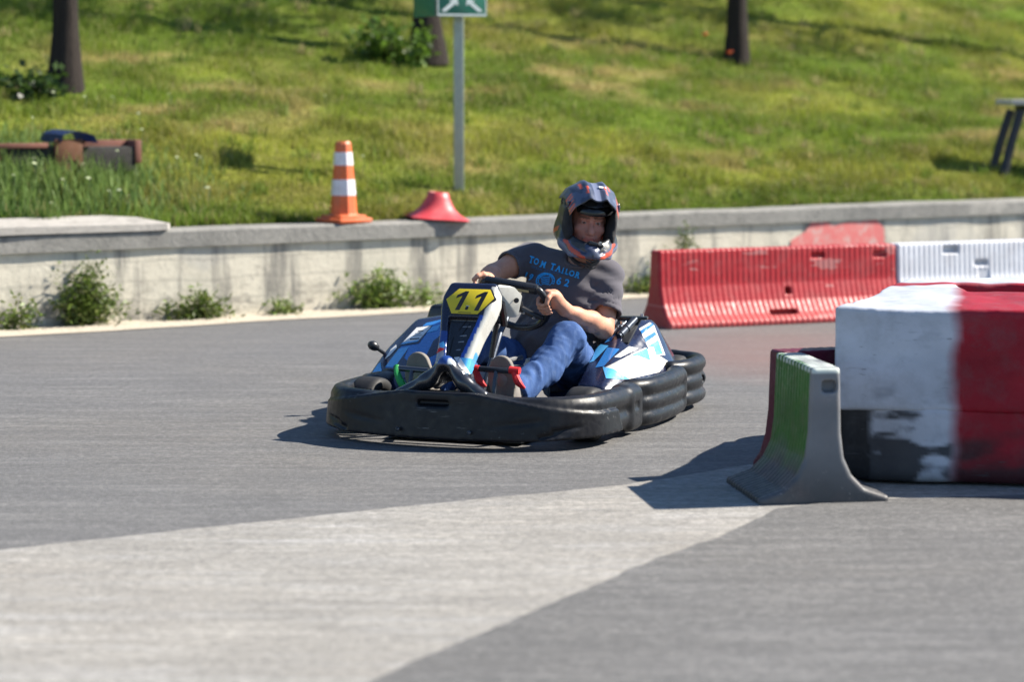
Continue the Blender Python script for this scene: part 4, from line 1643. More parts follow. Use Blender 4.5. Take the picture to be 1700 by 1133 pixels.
# glued strips on the right flank and foot
decals([nose], [
    (M_SKYB, [(763, 604), (786, 606), (803, 627), (775, 631)], .0018),
    (M_WHT, [(759, 604), (768, 603), (784, 630), (774, 632)], .0022),
    (M_REDV, [(727, 592), (738, 588), (744, 591), (730, 598)], .0022),
    (M_SKYB, [(735, 582), (742, 578), (745, 586), (738, 590)], .0020),
    (M_INK, [(765, 560), (778, 543), (778.6, 544), (765.6, 561)], .0024),
    (M_INK, [(770, 567), (783, 549), (783.6, 550), (770.6, 568)], .0024),
    (M_INK, [(751, 598), (757, 570), (757.8, 570), (751.8, 598)], .0024),
], nose, 'nose_stickers')
# bright bits inside the open throat
bm = B()
for i, (u, w_) in enumerate(((.57, .05), (.48, .040), (.42, .034), (.34, .026), (.26, .020))):
    p = NB + na * u * NL + nf * -.004
    tube(bm, [(-w_ * .7, p[1], p[2] - .003), (w_ * .7, p[1], p[2] + .004)], .0045, 6)
fin('throat_grille', bm, [M_ALU], nose)
# plate
PM = Matrix(((1, .10, 0, .010), (0, na[1], nf[1], NB[1] + na[1] * NL * .785 + nf[1] * .026), (0, na[2], nf[2], NB[2] + na[2] * NL * .785 + nf[2] * .026), (0, 0, 0, 1)))
hexa = [(x * .95, y * .95) for x, y in [(-.072, .066), (.078, .066), (.112, .020), (.062, -.066), (-.062, -.066), (-.114, .008)]]
bm = B()
prism(bm, [(x * 1.07, y * 1.10) for x, y in hexa], -.008, .004, PM, .003)
fin('plate_frame', bm, M_BLK2, nose)
bm = B()
prism(bm, hexa, .0045, .007, PM, .001)
pl = fin('number_plate', bm, M_YEL, nose)
one = [(.004, -.046), (.004, .026), (-.020, .014), (-.020, .030), (.008, .050), (.024, .050), (.024, -.046)]
for cx in (-.047, .040):
    bm = B(); prism(bm, [(cx + x + .12 * y, y) for x, y in one], .0072, .0080, PM)
    fin('digit', bm, M_INK, pl, None)
bm = B(); prism(bm, [(.002 + .0075 * math.cos(i * .7854), -.036 + .0085 * math.sin(i * .7854)) for i in range(8)], .0072, .0082, PM)
fin('bolt_hole', bm, M_INK, pl, None)
bm = B(); prism(bm, [(-.004, -.028), (.010, -.028), (.010, -.024), (-.004, -.023)], .0072, .0105, PM)
fin('bolt', bm, M_CHROME, pl, None)
bm = B(); prism(bm, [(-.030, -.0585), (.030, -.0585), (.030, -.0555), (-.030, -.0555)], .0072, .0078, PM)
fin('plate_line', bm, M_INK, pl, None)

# white bracket panel between plate and wheel
bm = B()
hull(bm, [(.075, -.475, .680), (.128, -.42, .668), (.146, -.37, .625), (.120, -.36, .525), (.088, -.40, .525), (.062, -.43, .64), (.070, -.52, .675)], .008)
br = fin('column_bracket', bm, M_CREAM, kart, 40)
bm = B(); lathe(bm, [(.0, .0), (.012, .0), (.012, .004), (0, .004)], (.130, -.408, .605), Matrix.Rotation(R(60), 3, 'X'), 12)
fin('badge', bm, M_INK, br)
bm = B(); tube(bm, [(.045, -.50, .62), (.05, -.44, .50), (.03, -.45, .36)], .012, 8); tube(bm, [(.085, -.47, .60), (.078, -.42, .50)], .016, 8)
fin('bracket_strut', bm, M_BLK2, br)

# ---- steering wheel and column
WC = Vector((-.004, -.105, .574))
wn = Vector((.03, .76, .65)).normalized()          # towards the driver
we1 = Vector((.975, .0, -.20)); we1 = (we1 - wn * we1.dot(wn)).normalized()
we2 = we1.cross(wn).normalized() * -1
if we2.z < 0: we2 = -we2
WP = lambda a, b, c=0.0: WC + we1 * a + we2 * b + wn * c
rim = []
for i in range(48):
    a = i / 48 * 2 * math.pi
    x, y = .158 * math.cos(a), .165 * math.sin(a)
    y = min(y, .100) if y > 0 else y
    rim.append(WP(x, y))
bm = B(); tube(bm, rim, .0155, 12, closed=True)
sw = fin('steering_wheel', bm, M_BLK2, kart, 60)
bm = B()
WMx = Matrix((we1, we2, wn)).transposed()
box(bm, WP(0, .103, 0), (.25, .048, .036), WMx, .014)
fin('top_bar', bm, M_BLK2, sw, 40)
bm = B(); box(bm, WP(.012, .103, -.019), (.13, .020, .002), WMx, 0)
lb = fin('sticker', bm, M_INK, sw, None)
for x, w_, m in ((-.030, .040, simple('orange_print', (.70, .22, .06), .5)), (.036, .075, simple('sand_print', (.55, .43, .22), .5))):
    bm = B(); box(bm, WP(.012 + x, .103, -.0206), (w_, .014, .0012), WMx, 0)
    fin('sticker_print', bm, m, lb, None)
bm = B()
for pts in ([(-.02, -.02), (-.08, -.05), (-.135, -.065)], [(.02, -.02), (.08, -.05), (.135, -.065)], [(0, .02), (0, .06), (0, .095)]):
    tube(bm, [WP(a, b, -.012) for a, b in pts], [.017, .014, .011], 8)
lathe(bm, [(0, -.03), (.045, -.028), (.048, -.01), (.03, .0), (0, .002)], WC, WMx, 20)
fin('spokes', bm, M_BLK2, sw)
for a, b in ((.05, -.035), (.095, -.057), (-.05, -.035)):
    bm = B(); lathe(bm, [(0, .004), (.007, .003), (.007, -.02), (0, -.021)], WP(a, b, -.008), WMx, 10)
    fin('spoke_bolt', bm, M_CHROME, sw)
bm = B(); tube(bm, [WC - wn * .02, WC - wn * .2, Vector((0, -.47, .22)), Vector((0, -.50, .10))], .013, 10)
fin('steering_column', bm, M_STEELTUBE, kart)

# ---- tank between the driver's legs
F = Field((-.22, -.52, .05), (.2, .12, .36), .007)
F.box((-.01, -.20, .18), (.135, .24, .10), .045, None, .02)
F.box((-.01, -.30, .22), (.10, .10, .075), .03, None, .03)
F.cap((-.16, -.2, .30), (.14, -.24, .30), .022, .022, .02, 's')
tk = sdf_obj('fuel_tank', F, simple('grey_tank', (.20, .20, .205), .30, .2, 12, .1), kart)
bm = B(); lathe(bm, [(.028, 0), (.030, .02), (.022, .026), (.02, .04), (.008, .045), (0, .045)], (.055, -.06, .275), None, 16)
fin('tank_cap', bm, M_CREAM, tk)
bm = B(); tube(bm, [(-.07, -.50, .12), (-.07, -.44, .245), (.0, -.26, .315), (.03, -.10, .325)], .011, 8, smooth=4)
fin('tank_strap', bm, M_ALU, tk)

# ---- pedals
for nm, x0, x1, z, arm in (('throttle_pedal', .008, .215, .326, .11), ('brake_pedal', -.366, -.205, .313, -.28)):
    bm = B()
    tube(bm, [(x0, -.585, z), (x1, -.585, z - .006)], .0125, 12)
    tube(bm, [(arm, -.585, z), (arm, -.62, .20), (arm, -.56, .07)], .010, 8, smooth=3)
    pd = fin(nm, bm, M_STEELTUBE, kart)
    if x0 > 0:
        for a, b in ((x0 + .008, .028), (x1 - .022, .045)):
            bm = B()
            tube(bm, [(a - b * .5, -.585, z), (a + b * .5, -.585, z - .003)], .0165, 12)
            tube(bm, [(a, -.588, z - .01), (a + .022, -.60, z - .05), (a + .045, -.585, z - .075)], [.014, .017, .006], 8, smooth=3)
            fin('red_strap', bm, M_REDV, pd)
    else:
        bm = B()
        tube(bm, [(x0 + .012, -.585, z + .012), (x0 + .02, -.60, z - .02), (x0 + .05, -.61, z - .07), (x0 + .085, -.60, z - .10)], [.010, .014, .016, .006], 8, smooth=3)
        fin('green_strap', bm, M_GRNV, pd)

# ---- seat shell
F = Field((-.30, .0, .05), (.30, .80, .62), .009)
F.chain([(0, .16, .20), (0, .36, .20), (0, .50, .34), (0, .585, .62)], [.200, .215, .215, .19], .04)
F.chain([(0, .08, .225), (0, .34, .225), (0, .475, .355), (0, .562, .66)], [.188, .203, .203, .18], .04, 's')
F.plane((0, .5, .50), (0, .0, 1))
F.plane((0, .02, .26), (0, -.8, .62))
sdf_obj('seat', F, M_BLK2, kart)
# ================================================================== the driver (kart coordinates, then set on the seat)
M_SKIN = NT('skin')
c = M_SKIN.attr()
c = M_SKIN.mix(M_SKIN.ramp(M_SKIN.noise(38, 5, .7), (.35, 0), (.7, .38)), c, (.38, .14, .09))
M_SKIN.set(c, .55, .3)
M_SKIN.b.inputs['Subsurface Weight'].default_value = .12
M_SKIN.b.inputs['Subsurface Radius'].default_value = (.012, .005, .003)
M_SKIN.bump(M_SKIN.noise(70, 5, .7), .35, .004)
M_SKIN = M_SKIN.m
M_SHIRT = NT('cotton')
c = M_SHIRT.mix(M_SHIRT.noise(12, 4), (.078, .073, .085), (.104, .097, .111))
M_SHIRT.set(c, .92, .15)
M_SHIRT.b.inputs['Sheen Weight'].default_value = .15
M_SHIRT.bump(M_SHIRT.noise(55, 3), .15, .004)
M_SHIRT = M_SHIRT.m
M_DENIM = NT('denim')
c = M_DENIM.mix(M_DENIM.noise(8, 4, .6), (.028, .062, .175), (.055, .115, .275))
c = M_DENIM.mix(M_DENIM.ramp(M_DENIM.noise(40, 4, .7, (1, 1, .25)), (.5, 0), (.72, .5)), c, (.13, .20, .36))
M_DENIM.set(c, .85, .2)
M_DENIM.bump(M_DENIM.noise(120, 2), .2, .003)
M_DENIM = M_DENIM.m
M_SOLE = simple('rubber_sole', (.175, .160, .140), .8, .2, 14, .25, 60, dirt=(.09, .08, .07, .5))
M_SHOE = simple('grey_shoe', (.22, .20, .18), .8, .2, 20, .2)

SEAT = Vector((0.02, .34, .06))
ctw = Matrix.Translation(KO) @ Matrix.Rotation(KR, 4, 'Z') @ Matrix.Scale(KS, 4)
driver = thing('person', 'driver in a grey t-shirt, blue jeans and dark motocross helmet steering the racing kart', 'person', ctw @ SEAT, KR)
driver.scale = (KS, KS, KS)
OFF = -SEAT


def A3(*p): return np.array(p, np.float32)


HIP_L, HIP_R = A3(.125, .34, .185), A3(-.085, .34, .185)
KNEE_L, KNEE_R = A3(.222, -.035, .405), A3(-.215, -.035, .375)
ANK_L, ANK_R = A3(.128, -.43, .185), A3(-.268, -.43, .185)
SH_L, SH_R = A3(.262, .405, .668), A3(-.120, .365, .742)
ELB_L, ELB_R = A3(.282, .262, .432), A3(-.205, .140, .672)
NECK = A3(.140, .365, .735)
HEADC = Vector((.180, .325, .908))
HL, HR = WP(.156, .008), WP(-.156, .060)          # where the hands hold the rim
WR_L = A3(*(HL + Vector((.045, .098, -.022))))
WR_R = A3(*(HR + Vector((-.012, .100, .004))))

# head frame: x = wearer's left, -y = where he looks
fdir = Vector((.50, -.85, -.12)).normalized()
up0 = Vector((.09, .04, 1))
hy = -fdir
hx = hy.cross(up0).normalized()
hz_ = hx.cross(hy).normalized()
HM = Matrix.Translation(HEADC) @ Matrix((hx, hy, hz_)).transposed().to_4x4()


def hp(x, y, z): return tuple(HM @ Vector((x, y, z)))


def hand(F, c, wrist, along, side):
    """closed hand round the rim: c = rim point, along = rim direction the fingers are stacked on (towards the index), side = +1/-1"""
    c, wr = np.array(c, np.float32), np.array(wrist, np.float32)
    t_ = np.array(along, np.float32); t_ /= np.linalg.norm(t_)
    w_ = c - wr
    w_ = w_ - t_ * (w_ @ t_); w_ /= np.linalg.norm(w_)          # reach direction
    n_ = np.cross(t_, w_) * side                              # back of the hand
    P = lambda a, b, d: c + t_ * a + w_ * b + n_ * d
    # palm
    F.chain([wr, P(.004, -.052, .012), P(.010, -.034, .018)], [.026, .030, .028], .02)
    F.chain([wr, P(-.014, -.050, .010), P(-.020, -.034, .014)], [.024, .028, .025], .02)
    F.cap(P(-.03, -.036, .020), P(.036, -.036, .022), .017, .018, .015)
    # four fingers
    for i, (a, r_, ln) in enumerate(((.034, .0098, 1.0), (.0125, .0102, 1.06), (-.0085, .0098, 1.0), (-.0285, .0086, .86))):
        a2 = a * .93
        F.chain([P(a, -.030, .030), P(a2, .008 * ln, .036), P(a2 * .97, .031 * ln, .014), P(a2 * .95, .026 * ln, -.012), P(a2 * .93, .008, -.024)],
                [r_ + .0008, r_, r_ * .95, r_ * .9, r_ * .8], .002)
        F.ell(tuple(P(a, -.030, .036)), (.0108, .0108, .0108), None, .006)       # knuckle
    # thumb leaves the palm's index side and closes under the rim
    F.chain([P(.018, -.056, .000), P(.046, -.034, -.008), P(.050, -.008, -.022), P(.040, .014, -.030)], [.017, .0135, .0115, .0095], .006)


F = Field((-.38, -.56, .10), (.42, .60, 1.09), .0050)
# trunk and legs inside the clothes
F.chain([A3(.02, .34, .19), A3(.05, .33, .38), A3(.095, .345, .58)], [.115, .120, .125], .06)
F.cap(SH_L, SH_R, .044, None, .05)
F.chain([NECK - A3(0, 0, .04), A3(*HEADC) + A3(-.012, .02, -.07)], [.064, .058], .04)
for h_, kn, an in ((HIP_L, KNEE_L, ANK_L), (HIP_R, KNEE_R, ANK_R)):
    F.chain([h_, kn, an], [.072, .050, .036], .03)
    F.cap(an, an + A3(-.012, -.06, -.02), .032, .028, .02)
# arms
for sh, el, wr in ((SH_L, ELB_L, WR_L), (SH_R, ELB_R, WR_R)):
    mid = sh * .5 + el * .5 + A3(0, .012, 0)
    m2 = el * .68 + wr * .32
    F.chain([sh, mid, el], [.050, .051, .045], .02)
    F.chain([el, m2 + A3(0, 0, .004), el * .3 + wr * .7, wr], [.044, .046, .034, .0265], .02)
    F.cap(el, el + (el - sh) * .03 + A3(0, .015, 0), .036, None, .02)
hand(F, HL, WR_L, -(we1 * .25 - we2 * .97), -1)
hand(F, HR, WR_R, (we1 * .30 + we2 * .95), 1)
# head
F.ell((0, .012, .022), (.078, .098, .108), HM, .03)
F.ell((0, -.030, -.050), (.062, .070, .070), HM, .04)
F.ell((0, -.078, .035), (.055, .025, .022), HM, .02)
for s in (1, -1):
    F.ell((s * .045, -.062, -.022), (.026, .028, .022), HM, .02)
    F.ell((s * .032, -.098, .012), (.0175, .014, .0125), HM, .012, 's')
    F.ell((s * .0325, -.083, .011), (.0135, .0125, .0115), HM, .002)
    F.cap(hp(s * .012, -.101, .031), hp(s * .050, -.086, .030), .0075, .006, .008)
    F.ell((s * .082, .02, -.005), (.008, .020, .032), HM, .01)
F.chain([hp(0, -.097, .012), hp(0, -.116, -.018), hp(0, -.122, -.030)], [.009, .012, .014], .010)
F.ell((.013, -.108, -.033), (.010, .010, .009), HM, .008)
F.ell((-.013, -.108, -.033), (.010, .010, .009), HM, .008)
F.cap(hp(-.024, -.096, -.062), hp(.024, -.096, -.062), .008, None, .008)
F.cap(hp(-.024, -.106, -.064), hp(.024, -.106, -.064), .003, None, .004, 's')
F.ell((0, -.088, -.100), (.028, .022, .020), HM, .02)
HI = np.array(HM.inverted(), np.float32)


def skincol(V):
    n = fbm(V[:, 0] * 30, V[:, 2] * 30 + V[:, 1] * 20, 5, 3)[:, None]
    c = np.array([.56, .285, .185]) * (.88 + .24 * n)
    H_ = V @ HI[:3, :3].T + HI[:3, 3]
    head = (H_[:, 2] > -.13) & (np.hypot(H_[:, 0], H_[:, 1]) < .15)
    c = np.where(head[:, None], np.array([.50, .225, .175]) * (.85 + .3 * n), c)
    for s in (1, -1):
        d = np.sqrt((H_[:, 0] - s * .0325) ** 2 + (H_[:, 2] - .011) ** 2)
        f = (H_[:, 1] < -.085)
        c = np.where(((d < .0100) & f & (np.abs(H_[:, 2] - .010) < .0055))[:, None], np.array([.36, .32, .30]), c)
        c = np.where(((d < .0058) & f & (np.abs(H_[:, 2] - .010) < .006))[:, None], np.array([.03, .022, .018]), c)
        br = (np.abs(H_[:, 2] - .0345 + .10 * (np.abs(H_[:, 0]) - .03) ** 2 * 10) < .005) & (np.abs(H_[:, 0] - s * .032) < .022) & f
        c = np.where(br[:, None], np.array([.12, .06, .04]), c)
    lip = (np.abs(H_[:, 2] + .063) < .008) & (np.abs(H_[:, 0]) < .026) & (H_[:, 1] < -.085)
    c = np.where(lip[:, None], np.array([.36, .12, .10]), c)
    # faint tattoo on the left forearm
    e, w_ = ELB_L, WR_L
    t_ = ((V - e) @ (w_ - e)) / ((w_ - e) @ (w_ - e))
    tz = fbm(V[:, 0] * 60, V[:, 2] * 60, 77, 2)
    m = (t_ > .12) & (t_ < .62) & (V[:, 0] > .05) & (tz > .62) & (V[:, 2] < (e * (1 - .4) + w_ * .4)[2] + .02)
    return np.where(m[:, None], c * np.array([.55, .62, .75]), c)


sdf_obj('body', F, [M_SKIN], driver, OFF, skincol, 1)


def ccap(F, a, b, ra, rb, k=.02, op='u'):
    """tapered capsule cut flat at its far end b"""
    a, b = v3(a), v3(b)
    ba = b - a; L = float(ba @ ba); u_ = ba / math.sqrt(L)

    def fn(X, Y, Z):
        px, py, pz = X - a[0], Y - a[1], Z - a[2]
        t_ = np.clip((px * ba[0] + py * ba[1] + pz * ba[2]) / L, 0, 1.2)
        d = np.sqrt((px - t_ * ba[0]) ** 2 + (py - t_ * ba[1]) ** 2 + (pz - t_ * ba[2]) ** 2) - (ra + (rb - ra) * t_)
        return np.maximum(d, (X - b[0]) * u_[0] + (Y - b[1]) * u_[1] + (Z - b[2]) * u_[2])
    m = max(ra, rb)
    F.put(fn, np.minimum(a, b) - m, np.maximum(a, b) + m, k, op)


# ---- t-shirt
F = Field((-.36, .02, .12), (.44, .62, .86), .0062)
F.ell((.015, .335, .22), (.195, .155, .13), None, .05)
F.ell((.028, .315, .36), (.212, .165, .15), None, .07)
F.ell((.072, .345, .55), (.208, .140, .17), None, .08)
F.cap(SH_L * .86 + SH_R * .14 + A3(0, 0, -.015), SH_R * .86 + SH_L * .14 + A3(0, 0, -.015), .074, None, .06)
F.ell(tuple(NECK + A3(0, .01, -.035)), (.105, .085, .050), None, .05)
CL = SH_L + (ELB_L - SH_L) * .72
CR = SH_R + (ELB_R - SH_R) * .56
ccap(F, SH_L, CL, .064, .073, .05)
ccap(F, SH_R, CR, .068, .068, .04)
X, Y, Z = F.grid()
# folds: drawn from the armpits and gathered at the waist
fx = (X - .1) * .97 - (Z - .6) * .25
fz = (Z - .45) + (X - .1) * .22
w1 = np.sin(fz * 62 + 2.2 * np.sin(fx * 11 + Y * 6) + Y * 22) * np.clip((.60 - Z) * 4, 0, 1) * .0075
n2 = fbm((X * 5 + Z * 3) + 0 * Y, (Z * 15 - X * 9) + Y * 5, 9, 4)
w2 = (np.abs(n2 - .5) * 2 - .25) * .028 * np.clip(1.15 - np.exp(-((X - .10) / .10) ** 2 - ((Z - .60) / .07) ** 2), .15, 1) * np.clip((.735 - Z) * 9, .12, 1) * np.clip(1.2 - (X - .2) * 6, .35, 1)
w3 = np.sin(((X - .26) * 30 + (Z - .6) * 75 + Y * 25)) * .0032 * np.clip((X - .14) * 12, 0, 1)
w4 = np.sin(((X + .12) * -40 + (Z - .7) * 60 + Y * 20)) * .0026 * np.clip((-.02 - X) * 14, 0, 1)
F.f += (w1 + w2 + w3 + w4).astype(np.float32)
# stitched sleeve hems
for a_, b_ in ((SH_L, CL), (SH_R, CR)):
    u_ = (b_ - a_) / np.linalg.norm(b_ - a_); L_ = float(np.linalg.norm(b_ - a_))
    sx_ = (X - a_[0]) * u_[0] + (Y - a_[1]) * u_[1] + (Z - a_[2]) * u_[2]
    rx_ = np.sqrt(np.maximum((X - a_[0]) ** 2 + (Y - a_[1]) ** 2 + (Z - a_[2]) ** 2 - sx_ ** 2, 0))
    F.f += (.0035 * np.exp(-((sx_ - L_ + .024) / .006) ** 2) * (rx_ < .1)).astype(np.float32)
# openings
ccap(F, CL - (CL - SH_L) * .35, CL + (CL - SH_L) * .1, .058, .067, 0, 's')
ccap(F, CR - (CR - SH_R) * .35, CR + (CR - SH_R) * .1, .055, .061, 0, 's')
F.ell(tuple(NECK + A3(.008, -.045, .030)), (.075, .085, .055), None, .01, 's')
F.plane((0, .3, .155), (0, .2, -1))
shirt = sdf_obj('t_shirt', F, [M_SHIRT], driver, OFF, None, 1)
bm = B()
nk = [tuple(NECK + A3(.008 + .074 * math.cos(a), -.028 + .074 * math.sin(a), .006 - .034 * -math.sin(a) - .006 * math.cos(a))) for a in np.linspace(0, 2 * math.pi, 24, endpoint=False)]
tube(bm, nk, .0065, 8, closed=True)
fin('collar', bm, M_SHIRT, shirt, 60, OFF)

# ---- print on the chest
M_PRINT = simple('blue_shirt_print', (.028, .36, .76), .8, .25, 60)
M_PRINT2 = simple('dark_shirt_print', (.022, .13, .30), .8, .25, 60)
S2 = lambda u, v: S(u - 1, v - 7)
D = Decal([shirt], (0, 0, 0), SR, SU, OFF)
bm = B()
CH = [((883, 434), 'T'), ((892, 437), 'O'), ((904.5, 442), 'M'), ((920.5, 447.5), 'T'), ((930, 451), 'A'), ((937.5, 454.5), 'I'), ((944, 457), 'L'), ((952, 460), 'O'), ((961.5, 462.5), 'R')]
for (u, v), ch in CH:
    big = 15.5 if (u, v) in ((883, 434), (920.5, 447.5)) else 14
    me = text_mesh(ch, .028)
    D.art(bm, me, Matrix.Translation((*S2(u, v), 0)) @ rot2(R(-19)) @ Matrix.Diagonal((big * .82 / 375, big * 1.0 / 375, 1, 1)), 0, eps=.0042)
    # slab serifs of the college lettering
    if ch in 'TIMAR':
        M_ = Matrix.Translation((*S2(u, v), 0)) @ rot2(R(-19))
        xs = {'T': (0,), 'I': (0,), 'M': (-3.6, 3.6), 'A': (-3.2, 3.2), 'R': (-2.6, 2.9)}[ch]
        for x in xs:
            p_ = [M_ @ Vector(((x + a) / 375, (-4.9 + b) / 375, 0)) for a, b in ((-2, -.6), (2, -.6), (2, .8), (-2, .8))]
            D.poly(bm, [(q.x, q.y) for q in p_], 0, eps=.0042)
for (u, v), tx, hh in (((873.5, 460.5), '1', 17), ((883.5, 464), '9', 17), ((930.5, 473), '6', 17), ((943.5, 476.5), '2', 17)):
    me = text_mesh(tx, .03)
    D.art(bm, me, Matrix.Translation((*S2(u, v), 0)) @ rot2(R(-17)) @ Matrix.Diagonal((hh * .95 / 375, hh / 375, 1, 1)), 0, eps=.0042)
# round emblem between the figures
ec = S2(908, 471)


def ring(r0, r1, a0, a1, n=26, sx=1.15, mi=0):
    p = [(ec[0] + sx * r1 * math.cos(a) / 375, ec[1] + r1 * math.sin(a) / 375) for a in np.linspace(a0, a1, n)]
    q = [(ec[0] + sx * r0 * math.cos(a) / 375, ec[1] + r0 * math.sin(a) / 375) for a in np.linspace(a1, a0, n)]
    D.poly(bm, p + q, mi, eps=.0042)


ring(12.6, 13.8, R(-30), R(210)); ring(9.6, 10.5, R(-60), R(240)); ring(11.2, 12.2, R(20), R(160))
for a in range(-30, 211, 20):
    ring(10.6, 12.5, R(a), R(a + 7), 4)
for k in range(5):
    y0 = 6.2 - k * 3.0
    D.poly(bm, [(ec[0] + x / 375, ec[1] + y / 375) for x, y in ((-8 + k * .6, y0), (-2, y0 + 1.3), (3, y0 - .3), (8 - k * .4, y0 + .6), (8 - k * .4, y0 - .7), (3, y0 - 1.7), (-2, y0 - .1), (-8 + k * .6, y0 - 1.4))], 0, eps=.0042)
bm2 = B()
tx = 'URBAN ASSOCIATION'
for i, ch in enumerate(tx):
    if ch == ' ': continue
    k_ = i / (len(tx) - 1)
    u, v = 885 + 62 * k_, 445.0 + 17 * k_ + 2.0 * math.sin(k_ * math.pi)
    D.art(bm2, text_mesh(ch, .01), Matrix.Translation((*S2(u, v), 0)) @ rot2(R(-17)) @ Matrix.Diagonal((5.2 / 375, 6.2 / 375, 1, 1)), 0, eps=.0042, maxe=.006)
fin('shirt_print', bm, M_PRINT, shirt, 60)
fin('shirt_small_print', bm2, M_PRINT2, shirt, 60)

# ---- jeans
F = Field((-.36, -.50, .06), (.38, .56, .52), .0068)
F.ell((.02, .36, .19), (.165, .15, .115), None, .05)
for h_, kn, an in ((HIP_L, KNEE_L, ANK_L), (HIP_R, KNEE_R, ANK_R)):
    F.chain([h_, h_ * .5 + kn * .5, kn], [.098, .088, .073], .04)
    c1 = kn * .55 + an * .45 + A3(0, .018, -.012)
    F.chain([kn, c1], [.073, .067], .03)
    ccap(F, c1, an + (an - c1) * .02 + A3(0, .02, .02), .067, .062, .03)
X, Y, Z = F.grid()
n1 = fbm((X * 7 + Z * 6) + 0 * Y, (Y * 13 - Z * 8) + 0 * X, 14, 3)
n3 = fbm((X * 4 - Y * 5) + 0 * Z, (Z * 18 + Y * 12) + X * 4, 25, 4)
wr_ = (np.abs(n1 - .5) * 2 - .3) * .026 + (np.abs(n3 - .5) * 2 - .25) * .006 * (.25 + np.exp(-((Y - .22) / .10) ** 2) + np.exp(-((Y + .16) / .07) ** 2))
kf = np.exp(-((Y + .03) / .10) ** 2)
# wr2 = np.sin(Y * 60 + X * 20 + Z * 40 + 5 * n1) * .0022 * (1 - kf) * np.clip((Y + .45) * 4, 0, 1)
af = np.exp(-((Y + .36) / .09) ** 2) * np.sin((Y - Z * .8) * 80 + X * 30 + 9 * n1) * .004
F.f += (wr_ + af).astype(np.float32)
jeans = sdf_obj('jeans', F, [M_DENIM], driver, OFF, None, 1)

# ---- shoes with their soles towards the pedals
for side, ax_, tw_ in (('L', .108, .10), ('R', -.280, -.06)):
    F = Field((ax_ - .12, -.62, .06), (ax_ + .12, -.34, .46), .006)
    heel, ball, toe = A3(ax_ + .008, -.50, .140), A3(ax_, -.515, .275), A3(ax_ - .006, -.505, .318)
    F.chain([heel + A3(0, .03, 0), heel * .5 + ball * .5 + A3(0, .045, 0), ball + A3(0, .035, 0), toe + A3(0, .032, 0)], [.040, .042, .044, .034], .03)
    F.chain([heel + A3(0, .04, .03), A3(ax_ + .015, -.43, .20)], [.045, .046], .03)
    sh = sdf_obj('shoe', F, [M_SHOE], driver, OFF, None, 1)
    F = Field((ax_ - .12, -.62, .06), (ax_ + .12, -.44, .46), .005)
    F.chain([heel + A3(0, -.006, -.012), heel * .5 + ball * .5 + A3(0, -.006, 0), ball + A3(0, -.006, 0), toe + A3(0, -.004, .008)], [.045, .044, .059, .052], .03)
    F.plane(heel + A3(0, -.024, 0), (0, -1, .0))
    F.plane(heel + A3(0, .004, 0), (0, 1, -.04))
    for k in range(7):
        z = .125 + k * .038
        F.cap((ax_ - .06, -.533, z), (ax_ + .06, -.533, z + .006), .006, None, .002, 's')
    sdf_obj('sole', F, [M_SOLE], sh, OFF, None, 1)

# ---- helmet (head frame)
M_SHELL = simple('helmet_shell', (0, 0, 0), .40, .15, 16, attr=True, coat=.15)
M_LINER = simple('helmet_liner', (.014, .014, .016), .9, .2, 20)
M_PEAK = simple('helmet_peak', (0, 0, 0), .40, .15, 16, attr=True, coat=.15)
M_VISOR = NT('smoked_visor')
M_VISOR.set((.012, .013, .016), .12, .6, coat=.5)
M_VISOR = M_VISOR.m
F = Field((-.19, -.27, -.21), (.19, .21, .20), .0052)
F.ell((0, .018, .030), (.130, .158, .140), None, 0)
F.ell((0, .050, -.040), (.110, .118, .098), None, .05)
jw = [(.104, .03, -.060), (.098, -.070, -.088), (.066, -.150, -.122), (.026, -.196, -.148), (0, -.203, -.153)]
for s in (1, -1):
    P_ = [(s * x, y, z) for x, y, z in jw]
    F.chain(P_, [.040, .033, .028, .026, .026], .03)
    F.chain([(x * .97, y + .010, z + .034) for x, y, z in P_], [.030, .022, .020, .020, .020], .03)
    F.chain([(x * .94, y + .022, z + .064) for x, y, z in P_[1:]], [.020, .018, .017, .017], .02)
F.cap((0, -.194, -.165), (0, -.208, -.105), .018, .017, .03)
F.ell((0, .012, .012), (.104, .130, .124), None, .01, 's')
F.cap((0, .00, -.05), (0, .02, -.32), .094, .105, .02, 's')
F.ell((0, -.095, -.062), (.078, .070, .062), None, .02, 's')
F.box((0, -.18, .014), (.097, .125, .062), .040, None, .015, 's')
F.chain([(-.07, -.20, -.004), (0, -.22, -.028), (.07, -.20, -.004)], [.038, .040, .038], .02, 's')
F.plane((0, .0, -.158), (0, -.12, -1), .01)
# moulded ridges and vents
for s in (1, -1):
    F.cap((s * .118, -.02, -.055), (s * .062, -.178, -.105), .007, .005, .012)
    F.cap((s * .060, -.05, .155), (s * .052, .12, .135), .010, .008, .015)
    F.cap((s * .052, -.200, -.100), (s * .030, -.214, -.105), .009, .006, .006, 's')


